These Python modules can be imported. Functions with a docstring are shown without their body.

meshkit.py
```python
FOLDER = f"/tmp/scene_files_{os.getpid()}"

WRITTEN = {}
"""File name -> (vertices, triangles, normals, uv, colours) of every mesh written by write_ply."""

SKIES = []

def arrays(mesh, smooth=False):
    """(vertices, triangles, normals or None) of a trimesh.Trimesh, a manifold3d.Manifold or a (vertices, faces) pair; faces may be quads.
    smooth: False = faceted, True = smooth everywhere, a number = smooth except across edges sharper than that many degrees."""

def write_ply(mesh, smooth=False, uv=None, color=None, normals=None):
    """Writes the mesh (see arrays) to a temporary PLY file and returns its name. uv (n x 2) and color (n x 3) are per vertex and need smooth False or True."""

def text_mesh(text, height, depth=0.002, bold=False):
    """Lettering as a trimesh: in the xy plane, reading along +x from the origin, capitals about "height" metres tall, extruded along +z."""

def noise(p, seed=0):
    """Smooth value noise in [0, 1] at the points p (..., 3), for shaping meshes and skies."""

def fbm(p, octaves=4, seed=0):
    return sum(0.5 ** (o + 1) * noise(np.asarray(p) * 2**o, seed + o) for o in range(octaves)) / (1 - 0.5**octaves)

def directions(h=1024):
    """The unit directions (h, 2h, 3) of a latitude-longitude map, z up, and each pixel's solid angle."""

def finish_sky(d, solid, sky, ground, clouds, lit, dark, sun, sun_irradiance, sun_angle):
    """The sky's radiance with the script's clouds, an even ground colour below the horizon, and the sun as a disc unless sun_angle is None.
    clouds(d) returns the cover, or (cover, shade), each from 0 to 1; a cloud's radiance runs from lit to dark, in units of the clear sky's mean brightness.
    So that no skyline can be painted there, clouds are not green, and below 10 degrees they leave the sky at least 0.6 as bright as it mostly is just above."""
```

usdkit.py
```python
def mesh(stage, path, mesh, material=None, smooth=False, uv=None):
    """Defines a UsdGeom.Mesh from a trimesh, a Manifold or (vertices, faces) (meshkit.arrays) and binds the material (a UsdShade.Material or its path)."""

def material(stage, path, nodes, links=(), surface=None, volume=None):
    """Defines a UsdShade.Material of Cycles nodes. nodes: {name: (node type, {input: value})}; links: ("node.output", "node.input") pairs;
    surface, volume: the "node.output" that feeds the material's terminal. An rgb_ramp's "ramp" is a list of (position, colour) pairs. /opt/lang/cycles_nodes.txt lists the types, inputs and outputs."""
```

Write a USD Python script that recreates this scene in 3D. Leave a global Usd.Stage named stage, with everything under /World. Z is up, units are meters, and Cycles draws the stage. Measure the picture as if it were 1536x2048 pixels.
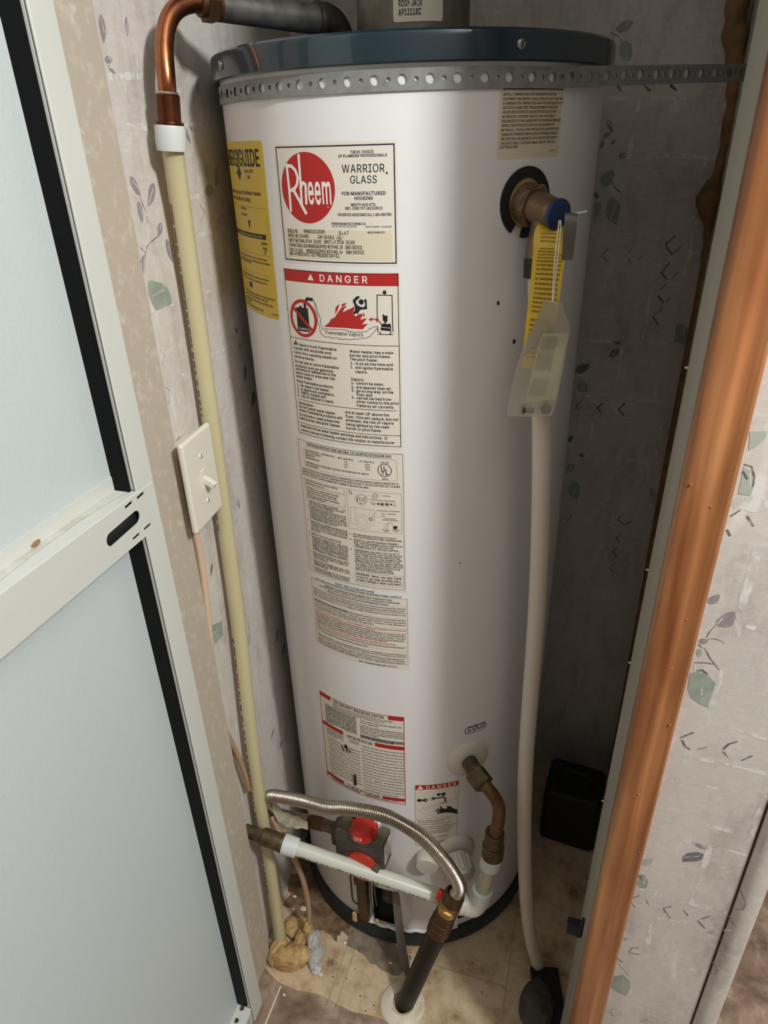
import math, random
import numpy as np, trimesh, manifold3d as m3
from shapely.geometry import Polygon, LineString, Point, box as sbox
from shapely import affinity
from shapely.ops import unary_union
from scipy.interpolate import CubicSpline
import usdkit, meshkit
from pxr import Usd, UsdGeom, UsdLux, UsdShade, Gf, Sdf

random.seed(7); RNG = np.random.default_rng(7)
stage = Usd.Stage.CreateInMemory()
UsdGeom.SetStageUpAxis(stage, UsdGeom.Tokens.z); UsdGeom.SetStageMetersPerUnit(stage, 1.0)
world = UsdGeom.Xform.Define(stage, '/World'); stage.SetDefaultPrim(world.GetPrim())
UsdGeom.Scope.Define(stage, '/World/Looks')

# ------------------------------------------------------------------ camera, light, exposure
CAM = UsdGeom.Camera.Define(stage, '/World/camera')
CR, CU, CF = (0.95617288, 0.29145872, -0.028022), (-0.11534679, 0.46290988, 0.87886834), (-0.2691255, 0.83711783, -0.4762407)
CP = (0.25651487, -0.96039342, 1.35667893)
CAM.AddTransformOp().Set(Gf.Matrix4d(*CR, 0, *CU, 0, *[-c for c in CF], 0, *CP, 1))
CAM.CreateHorizontalApertureAttr(36.0); CAM.CreateVerticalApertureAttr(48.0)
CAM.CreateFocalLengthAttr(1377.072 / 1536 * 36.0); CAM.CreateClippingRangeAttr(Gf.Vec2f(0.02, 50))
CAM.CreateExposureAttr(EXPOSURE := 0.0)
# the ceiling lamp of the room in front of the closet: to the right of and behind the photographer
LAMP = UsdLux.SphereLight.Define(stage, '/World/ceiling_bulb')
LAMP.CreateRadiusAttr(0.085); LAMP.CreateIntensityAttr(LAMP_I := 345.0); LAMP.CreateColorAttr(Gf.Vec3f(1.0, 1.02, 0.99))
LAMP.AddTranslateOp().Set((1.17, -1.04, 2.14))

# ------------------------------------------------------------------ helpers
def lin(r, g, b):
    return tuple((c / 12.92 if c <= .04045 else ((c + .055) / 1.055) ** 2.4) for c in (r / 255, g / 255, b / 255))
MATS = {}
def mat(name, rgb, rough=.5, metal=0., coat=0., spec=.5, noise=None, bump=None, sub=0., alpha=1., trans=0.):
    """rgb 0..255; noise=(scale, rgb2, lo, hi[, stretch xyz]); bump=(scale, strength, distance)"""
    n = {'p': ('principled_bsdf', {'base_color': lin(*rgb), 'roughness': rough, 'metallic': metal, 'coat_weight': coat, 'specular_ior_level': spec, 'alpha': alpha, 'transmission_weight': trans})}
    if sub: n['p'][1].update({'subsurface_weight': sub, 'subsurface_scale': .004, 'subsurface_radius': (1., .8, .5)})
    l = []
    if noise or bump: n['tc'] = ('texture_coordinate', {})
    if noise:
        st = noise[4] if len(noise) > 4 else (1, 1, 1)
        n['mp'] = ('mapping', {'scale': st}); l.append(('tc.object', 'mp.vector'))
        n['nz'] = ('noise_texture', {'scale': float(noise[0]), 'detail': 5.0, 'roughness': .6})
        n['rp'] = ('rgb_ramp', {'ramp': [(noise[2], lin(*rgb)), (noise[3], lin(*noise[1]))]})
        l += [('mp.vector', 'nz.vector'), ('nz.fac', 'rp.fac'), ('rp.color', 'p.base_color')]
    if bump:
        n['bn'] = ('noise_texture', {'scale': float(bump[0]), 'detail': 4.0}); n['bu'] = ('bump', {'strength': float(bump[1]), 'distance': float(bump[2])})
        l += [('tc.object', 'bn.vector'), ('bn.fac', 'bu.height'), ('bu.normal', 'p.normal')]
    MATS[name] = usdkit.material(stage, '/World/Looks/' + name, n, l, surface='p.BSDF'); return MATS[name]
USED = {}
def numbered(parent, name):
    k = (str(parent), name); USED[k] = USED.get(k, -1) + 1
    return name if USED[k] == 0 else '%s_%03d' % (name, USED[k])
def setd(p, **kw):
    for k, v in kw.items():
        if v: p.SetCustomDataByKey(k, v)
    return p
def thing(name, label, cat, loc=(0, 0, 0), group=None, kind=None):
    x = UsdGeom.Xform.Define(stage, '/World/' + numbered('/World', name)); x.AddTranslateOp().Set(Gf.Vec3d(*loc))
    p = x.GetPrim(); setd(p, label=label, category=cat, group=group, kind=kind)
    LOC[str(p.GetPath())] = np.array(loc, float); return p
LOC = {}
def base_of(path):
    path = str(path)
    while path not in LOC:
        path = path.rsplit('/', 1)[0]
        if path in ('', '/World'): return np.zeros(3)
    return LOC[path]
def obj(name, mesh, m, parent=None, smooth=35, label=None, kind=None, cat=None, group=None):
    """One Mesh prim; vertices are given in world coordinates and stored about the thing's base."""
    par = '/World' if parent is None else str(parent.GetPath())
    path = par + '/' + numbered(par, name)
    if isinstance(mesh, list): mesh = cat_(mesh)
    v, f, nn = meshkit.arrays(mesh, smooth)
    off = base_of(par) if parent is not None else np.zeros(3)
    mm = UsdGeom.Mesh.Define(stage, path)
    from pxr import Vt
    mm.CreatePointsAttr(Vt.Vec3fArray.FromNumpy((v - off).astype(np.float32)))
    mm.CreateFaceVertexCountsAttr(Vt.IntArray.FromNumpy(np.full(len(f), 3, np.int32)))
    mm.CreateFaceVertexIndicesAttr(Vt.IntArray.FromNumpy(f.astype(np.int32).ravel())); mm.CreateSubdivisionSchemeAttr('none')
    if nn is not None:
        mm.CreateNormalsAttr(Vt.Vec3fArray.FromNumpy(nn.astype(np.float32))); mm.SetNormalsInterpolation('vertex')
    UsdShade.MaterialBindingAPI.Apply(mm.GetPrim()).Bind(MATS[m] if isinstance(m, str) else m)
    return setd(mm.GetPrim(), label=label, kind=kind, category=cat, group=group)
def tm(x):
    if hasattr(x, 'to_mesh'):
        q = x.to_mesh(); return trimesh.Trimesh(np.array(q.vert_properties)[:, :3], np.array(q.tri_verts), process=False)
    return x
def cat_(ms): return trimesh.util.concatenate([tm(m) for m in ms])
def unit(v): v = np.asarray(v, float); return v / np.linalg.norm(v)
def frame(o, z, x=None):
    """4x4 whose z axis is z at origin o, x axis near x."""
    z = unit(z); x = np.array([1., 0, 0] if abs(z[0]) < .9 else [0, 1., 0]) if x is None else np.asarray(x, float)
    x = unit(x - z * (x @ z)); M = np.eye(4); M[:3, 0] = x; M[:3, 1] = np.cross(z, x); M[:3, 2] = z; M[:3, 3] = o; return M
def put(m, M): m = tm(m).copy(); m.apply_transform(M); return m
def rbox(sx, sy, sz, r=.002, n=8):
    """rounded box centred at the origin"""
    r = min(r, sx / 2.01, sy / 2.01, sz / 2.01); s = m3.Manifold.sphere(r, n)
    return tm(m3.Manifold.batch_hull([s.translate([a * (sx / 2 - r), b * (sy / 2 - r), c * (sz / 2 - r)]) for a in (-1, 1) for b in (-1, 1) for c in (-1, 1)]))
def boxm(x0, x1, y0, y1, z0, z1):
    b = trimesh.creation.box((x1 - x0, y1 - y0, z1 - z0)); b.apply_translation(((x0 + x1) / 2, (y0 + y1) / 2, (z0 + z1) / 2)); return b
def lathe(prof, M=None, n=48):
    """profile [(r, z)] turned about z; closed where r is 0"""
    m = trimesh.creation.revolve(np.array([(max(r, 0), z) for r, z in prof], float), sections=n)
    trimesh.repair.fix_normals(m)
    return put(m, M) if M is not None else m
def rod(a, b, r, n=24, r2=None, hexa=False):
    a, b = np.array(a, float), np.array(b, float); L = np.linalg.norm(b - a); r2 = r if r2 is None else r2; e = min(.0008, r * .2, L * .2)
    return lathe([(0, 0), (r - e, 0), (r, e), (r2, L - e), (r2 - e, L), (0, L)], frame(a, b - a), 6 if hexa else n)
def spline(pts, n=60, per=None):
    p = np.array(pts, float); d = np.r_[0, np.cumsum(np.linalg.norm(np.diff(p, axis=0), axis=1) ** .5)]
    return CubicSpline(d, p)(np.linspace(0, d[-1], n))
def tube(path, r, n=20, caps=True):
    p = np.array(path, float); k = len(p); r = np.full(k, r) if np.ndim(r) == 0 else np.asarray(r, float)
    t = np.gradient(p, axis=0); t /= np.linalg.norm(t, axis=1)[:, None]
    u = unit(np.cross(t[0], [0.13, .21, .97] if abs(t[0][2]) < .95 else [1, .1, 0])); V = []
    a = np.linspace(0, 2 * np.pi, n, endpoint=False)
    for i in range(k):
        u = unit(u - t[i] * (u @ t[i])); w = np.cross(t[i], u)
        V.append(p[i] + r[i] * (np.cos(a)[:, None] * u + np.sin(a)[:, None] * w))
    V = np.vstack(V); F = []
    for i in range(k - 1):
        for j in range(n):
            A, B = i * n + j, i * n + (j + 1) % n; F += [(A, B, B + n), (A, B + n, A + n)]
    if caps:
        V = np.vstack([V, p[0], p[-1]]); c0 = len(V) - 2
        for j in range(n): F += [(c0, (j + 1) % n, j), (c0 + 1, (k - 1) * n + j, (k - 1) * n + (j + 1) % n)]
    return trimesh.Trimesh(V, np.array(F), process=False)
def plate(poly, t, M=None):
    m = trimesh.creation.extrude_polygon(poly, t, engine='earcut'); return put(m, M) if M is not None else m
def sheet(L, Rr, t=.0003, n=24, wave=None):
    """thin two-sided sheet between two edge polylines, thickness t"""
    L, Rr = spline(L, n), spline(Rr, n); k = 9; G = np.array([[L[i] + (Rr[i] - L[i]) * j / (k - 1) for j in range(k)] for i in range(n)])
    dx = G[:, -1] - G[:, 0]; dz = np.gradient(G[:, k // 2], axis=0); nn = np.cross(dx, dz); nn /= np.linalg.norm(nn, axis=1)[:, None]
    if wave: G = G + nn[:, None, :] * wave(np.linspace(0, 1, n)[:, None], np.linspace(0, 1, k)[None, :])[..., None]
    a, b = (G + nn[:, None] * t / 2).reshape(-1, 3), (G - nn[:, None] * t / 2).reshape(-1, 3); V = np.vstack([a, b]); N = n * k; F = []
    for i in range(n - 1):
        for j in range(k - 1):
            q = i * k + j; F += [(q, q + 1, q + k + 1), (q, q + k + 1, q + k), (N + q, N + q + k + 1, N + q + 1), (N + q, N + q + k, N + q + k + 1)]
    edge = [i * k for i in range(n)] + [(n - 1) * k + j for j in range(1, k)] + [i * k + k - 1 for i in range(n - 2, -1, -1)] + [j for j in range(k - 2, 0, -1)]
    for a_, b_ in zip(edge, edge[1:] + edge[:1]): F += [(a_, b_, N + b_), (a_, N + b_, N + a_)]
    m = trimesh.Trimesh(V, np.array(F), process=False); trimesh.repair.fix_normals(m); return m, G, nn
def lumpy(center, radii, amp, freq, seed, sub=4, power=1.):
    m = trimesh.creation.icosphere(subdivisions=sub); v = m.vertices; n = meshkit.fbm(v * freq + seed, 4, seed) - .5
    m.vertices = v * (1 + amp * 2 * n)[:, None] * np.array(radii) + np.array(center); return m
# lettering: glyph outlines, laid out flat in (x, y)
GL = {}
def glyph(ch, bold):
    k = (ch, bold)
    if k not in GL:
        m = meshkit.text_mesh(ch, 1.0, .1, bold=bool(bold)); n = m.face_normals[:, 2] > .9
        v = m.vertices[m.faces[n]].reshape(-1, 3)[:, :2]; f = np.arange(len(v)).reshape(-1, 3); GL[k] = (v, f, v[:, 0].max())
    return GL[k]
def text2d(s, x0, x1, y, h, style=0):
    """flat text triangles from x0 to x1 on baseline y, capitals h tall. style 0 plain, 1 bold, 2 heavy, 3 slanted bold"""
    V, F, x, k = [], [], 0., 0
    for ch in s:
        if ch == ' ': x += .36; continue
        v, f, w = glyph(ch, style in (1, 2, 3, 4)); V.append(v + [x, 0]); F.append(f + k); k += len(v); x += w + {2: .05, 4: .42}.get(style, .12)
    V, F = np.vstack(V), np.vstack(F); V = V / [V[:, 0].max(), 1]
    if style == 3: V[:, 0] += V[:, 1] * .12 * h / max(x1 - x0, 1e-6)
    return V * [x1 - x0, h] + [x0, y], F
def flat(poly):
    V, F, k = [], [], 0
    for g in getattr(poly, 'geoms', [poly]):
        if g.is_empty or g.area <= 0: continue
        v, f = trimesh.creation.triangulate_polygon(g, engine='earcut'); V.append(v); F.append(np.asarray(f) + k); k += len(v)
    return np.vstack(V), np.vstack(F)
def join2(parts):
    V, F, k = [], [], 0
    for v, f in parts: V.append(v); F.append(np.asarray(f) + k); k += len(v)
    return np.vstack(V), np.vstack(F)
def wrap(v2, f, fn, lift, maxedge=.006):
    """flat triangles -> 3-D through fn(u, v, lift), faces turned outward"""
    v3 = np.c_[v2, np.zeros(len(v2))]
    e = np.linalg.norm(v3[f] - v3[np.roll(f, 1, axis=1)], axis=2).max(1); big = e > maxedge
    if big.any():
        V, Fb = trimesh.remesh.subdivide_to_size(v3, f[big], maxedge, max_iter=12); Fs = f[~big]; F = np.vstack([Fs, Fb + len(v3)]); v3 = np.vstack([v3, V])
    else: F = f
    a = v3[F]; s = np.cross(a[:, 1] - a[:, 0], a[:, 2] - a[:, 0])[:, 2] < 0; F = np.array(F); F[s] = F[s][:, ::-1]
    return trimesh.Trimesh(fn(v3[:, 0], v3[:, 1], lift), F, process=False)

LABELS = [
('brand_label', [('R', 'paper', [-958, 12381, 454, 13553]), ('B', 'N', 9, [-934, 12405, 436, 13526]), ('R', 'C', [-893, 12440, 390, 12731]), ('E', 'R', -547, 13134, 343, 339), ('L', 'W', 26, [(-791, 13352), (-782, 13135), (-784, 12919)]), ('L', 'W', 26, [(-791, 13349), (-725, 13344), (-676, 13306), (-649, 13236), (-666, 13171), (-709, 13126), (-772, 13109)]), ('L', 'W', 28, [(-726, 13124), (-653, 13017), (-579, 12900)]), ('L', 'W', 24, [(-616, 13441), (-617, 13218), (-622, 12993)]), ('L', 'W', 24, [(-623, 13136), (-588, 13189), (-554, 13172), (-561, 12994)]), ('T', 'W', 'eem', -537, -249, 12990, 270, 2), ('T', 'W', '(R)', -305, -285, 12950, 16, 0), ('T', 'N', 'THE #1 CHOICE', -16, 224, 13448, 26, 3), ('T', 'N', 'OF PLUMBING PROFESSIONALS', -148, 357, 13416, 24, 3), ('T', 'N', 'WARRIOR', -115, 331, 13278, 73, 0), ('D', 'N', 353, 13267, 10, 0), ('T', 'N', 'GLASS', -33, 250, 13179, 70, 0), ('T', 'N', 'FOR MANUFACTURED', -128, 335, 13070, 32, 1), ('T', 'N', 'HOUSING', 6, 203, 13026, 30, 1), ('T', 'N', 'MEETS HUD STD.', -34, 235, 12968, 26, 1), ('T', 'N', 'SEC. 3280.707 (d)(1)OR(2)', -99, 299, 12935, 25, 1), ('T', 'N', 'FOR SERVICE ASSISTANCE CALL 1-800-HEATERS', -189, 390, 12873, 26, 1), ('T', 'N', 'RHEEM MANUFACTURING CO.', -264, 124, 12788, 22, 1), ('T', 'N', 'WATER HEATER DIVISION', -262, 15, 12765, 16, 0), ('T', 'N', 'MONTGOMERY, ALABAMA', 113, 391, 12762, 16, 0), ('T', 'K', 'SERIAL NO.', -858, -703, 12694, 36, 1), ('T', 'K', 'RHNG0102133005', -625, -352, 12698, 35, 1), ('T', 'K', 'R - 6.7', -184, -77, 12692, 34, 1), ('T', 'K', 'MODEL NO. 21V40DV', -857, -561, 12648, 35, 1), ('T', 'K', 'CAP. US GALS', -445, -245, 12646, 35, 1), ('T', 'K', '40', -202, -164, 12643, 35, 1), ('T', 'K', 'INPUT NATURAL BTUH   30,000    INPUT L.P. BTUH   30,000', -855, -10, 12598, 35, 1), ('T', 'K', 'FOR NATURAL GAS WHEN EQUIPPED WITH NO. 38    DMS ORIFICE', -857, 70, 12549, 35, 1), ('T', 'K', 'FOR L.P. GAS       WHEN EQUIPPED WITH NO. 54     DMS ORIFICE', -856, 88, 12500, 35, 1), ('T', 'K', 'MAX. HYDROSTATIC TEST PRESSURE 300 P.S.I.', -859, -188, 12460, 36, 1), ('T', 'K', 'MADE IN MEXICO', 134, 315, 12706, 18, 1), ('L', 'K', 2.5, [(-150, 12705), (-137, 12687), (-154, 12650), (-191, 12631), (-222, 12643), (-210, 12674), (-165, 12699), (-144, 12693)])]),
('danger_label', [('R', 'paper', [-1010, 10267, 468, 12321]), ('B', 'K', 7, [-981, 10309, 449, 12305]), ('R', 'R', [-972, 12176, 453, 12305]), ('P', 'W', [(-577, 12278), (-540, 12205), (-626, 12208)]), ('L', 'R', 5, [(-577, 12256), (-579, 12227)]), ('L', 'R', 5, [(-580, 12219), (-581, 12213)]), ('T', 'W', 'DANGER', -467, 113, 12203, 72, 4), ('L', 'K', 6, [(-972, 11528), (447, 11528)]), ('L', 'K', 6, [(-932, 10765), (407, 10765)]), ('L', 'K', 6, [(-971, 10454), (439, 10454)]), ('P', 'K', [(-835, 11888), (-655, 11893), (-650, 11622), (-834, 11621)]), ('P', 'K', [(-787, 11891), (-779, 11912), (-743, 11910), (-743, 11887)]), ('L', 'K', 36, [(-696, 11890), (-694, 11945), (-654, 11999), (-572, 11996)]), ('T', 'W', 'FLAMMABLES', -822, -659, 11639, 23, 0), ('O', 'R', -736, 11771, 185, 197, 38), ('L', 'R', 36, [(-886, 11890), (-608, 11642)]), ('L', 'K', 5, [(-568, 11996), (-528, 11930), (-521, 11875), (-487, 11797), (-492, 11741), (-461, 11672), (-405, 11689), (-358, 11681), (-310, 11692), (-265, 11687), (-219, 11694), (-175, 11687), (-131, 11677), (-87, 11676), (-56, 11666), (-17, 11677), (20, 11671), (52, 11685), (83, 11684), (111, 11713), (139, 11723), (168, 11739), (204, 11745)]), ('L', 'K', 5, [(-561, 11977), (-545, 11938), (-546, 11893), (-521, 11825), (-527, 11763), (-507, 11704), (-501, 11638), (-466, 11605), (-437, 11587), (-388, 11596), (-342, 11583), (-294, 11596), (-249, 11582), (-203, 11583), (-158, 11588), (-114, 11583), (-70, 11596), (-27, 11594), (17, 11610), (59, 11605), (91, 11621), (123, 11633), (140, 11658), (171, 11679), (188, 11710), (214, 11725)]), ('P', 'R', [(-446, 11706), (-370, 11760), (-347, 11798), (-295, 11822), (-233, 11905), (-192, 11945), (-135, 11955), (-177, 11918), (-190, 11883), (-140, 11910), (-84, 11933), (-53, 11955), (-51, 11924), (-77, 11874), (-36, 11846), (-3, 11872), (45, 11879), (13, 11809), (58, 11825), (92, 11831), (29, 11760), (99, 11772), (37, 11708), (-195, 11713)]), ('P', 'R', [(-285, 11858), (-281, 11922), (-256, 11953), (-227, 11970), (-250, 11914)]), ('P', 'R', [(-214, 11948), (-188, 11977), (-137, 11989), (-167, 11956)]), ('P', 'R', [(43, 11839), (53, 11894), (68, 11860)]), ('D', 'K', 32, 12005, 28, 0), ('P', 'K', [(-66, 12016), (-38, 12046), (-14, 12066), (19, 12066), (7, 12039), (-20, 12024), (-32, 12001), (-17, 11972), (14, 11954), (53, 11947), (78, 11965), (76, 12001), (62, 12015), (73, 12037), (96, 12031), (96, 11929), (36, 11925), (12, 11915), (-13, 11872), (-28, 11886), (-45, 11870), (-77, 11874), (-43, 11915), (-46, 11963)]), ('L', 'K', 9, [(208, 11824), (215, 12083), (379, 12079), (378, 11787), (382, 11683)]), ('L', 'K', 9, [(210, 11745), (209, 11680)]), ('P', 'K', [(273, 12103), (292, 12138), (301, 12122), (313, 12138), (318, 12098), (298, 12086)]), ('P', 'K', [(269, 11872), (284, 11879), (286, 11864), (324, 11863), (320, 11804), (300, 11776), (272, 11813)]), ('P', 'K', [(253, 11766), (282, 11781), (317, 11771), (354, 11777), (363, 11727), (355, 11694), (241, 11704)]), ('L', 'W', 5, [(250, 11736), (356, 11727)]), ('L', 'K', 8, [(207, 11657), (381, 11656)]), ('L', 'K', 10, [(228, 11688), (248, 11656)]), ('L', 'K', 10, [(365, 11693), (344, 11659)]), ('L', 'R', 11, [(256, 11766), (212, 11824), (130, 11822)]), ('P', 'R', [(110, 11818), (152, 11843), (145, 11798)]), ('P', 'R', [(182, 11824), (223, 11834), (206, 11785)]), ('T', 'K', 'Flammable Vapors', -430, 37, 11627, 39, 0), ('P', 'K', [(-890, 11507), (-862, 11448), (-932, 11444)]), ('L', 'W', 4, [(-892, 11489), (-896, 11456)]), ('T', 'K', 'Vapors from flammable', -856, -298, 11442, 31, 1), ('T', 'K', 'liquids will explode and', -939, -373, 11393, 31, 1), ('T', 'K', 'catch fire causing death or', -938, -300, 11340, 31, 1), ('T', 'K', 'severe burns.', -937, -613, 11289, 32, 1), ('T', 'K', 'Do not use or store flammable', -933, -286, 11229, 32, 1), ('T', 'K', 'products such as gasoline,', -935, -351, 11178, 32, 1), ('T', 'K', 'solvents or adhesives in the', -934, -328, 11136, 32, 1), ('T', 'K', 'same room or area near the', -934, -345, 11090, 32, 1), ('T', 'K', 'water heater.', -933, -660, 11044, 33, 1), ('T', 'K', 'Keep flammable products:', -933, -371, 10986, 32, 1), ('T', 'K', '1.  far away from heater,', -934, -423, 10936, 33, 1), ('T', 'K', '2.  in approved containers,', -937, -364, 10890, 33, 1), ('T', 'K', '3.  tightly closed and', -938, -491, 10846, 34, 1), ('T', 'K', "4.  out of children's reach.", -936, -378, 10799, 34, 1), ('T', 'K', 'Water heater has a main', -134, 380, 11437, 30, 1), ('T', 'K', 'burner and pilot flame.', -136, 348, 11392, 30, 1), ('T', 'K', 'The pilot flame:', -136, 196, 11347, 30, 1), ('T', 'K', '1.  is on all the time and', -132, 371, 11300, 30, 1), ('T', 'K', '2.  will ignite flammable', -135, 370, 11252, 31, 1), ('T', 'K', 'vapors.', -76, 72, 11204, 31, 1), ('T', 'K', 'Vapors:', -137, 27, 11110, 32, 1), ('T', 'K', '1.  cannot be seen,', -137, 261, 11067, 31, 1), ('T', 'K', '2.  are heavier than air,', -138, 355, 11017, 32, 1), ('T', 'K', '3.  go a long way on the', -137, 369, 10974, 32, 1), ('T', 'K', 'floor and', -76, 115, 10928, 32, 1), ('T', 'K', '4.  can be carried from', -139, 341, 10888, 32, 1), ('T', 'K', 'other rooms to the pilot', -80, 430, 10842, 32, 1), ('T', 'K', 'flame by air currents.', -80, 376, 10793, 33, 1), ('T', 'K', 'Installation:', -936, -687, 10704, 35, 1), ('T', 'K', 'Do not install water heater', -934, -372, 10656, 34, 1), ('T', 'K', 'where flammable products will', -935, -276, 10608, 34, 1), ('T', 'K', 'be stored or used unless the', -937, -320, 10552, 35, 1), ('T', 'K', 'main burner and pilot flames', -937, -318, 10501, 35, 1), ('T', 'K', 'are at least 18" above the', -232, 313, 10695, 33, 1), ('T', 'K', 'floor. This will reduce, but not', -232, 421, 10642, 33, 1), ('T', 'K', 'eliminate, the risk of vapors', -231, 365, 10594, 33, 1), ('T', 'K', 'being ignited by the main', -232, 312, 10543, 33, 1), ('T', 'K', 'burner or pilot flame.', -233, 221, 10492, 33, 1), ('T', 'K', 'Read and follow water heater warnings and instructions.  If', -936, 283, 10400, 35, 1), ('T', 'K', 'owners manual is missing, contact the retailer or manufacturer', -937, 370, 10345, 34, 1)]),
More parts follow.
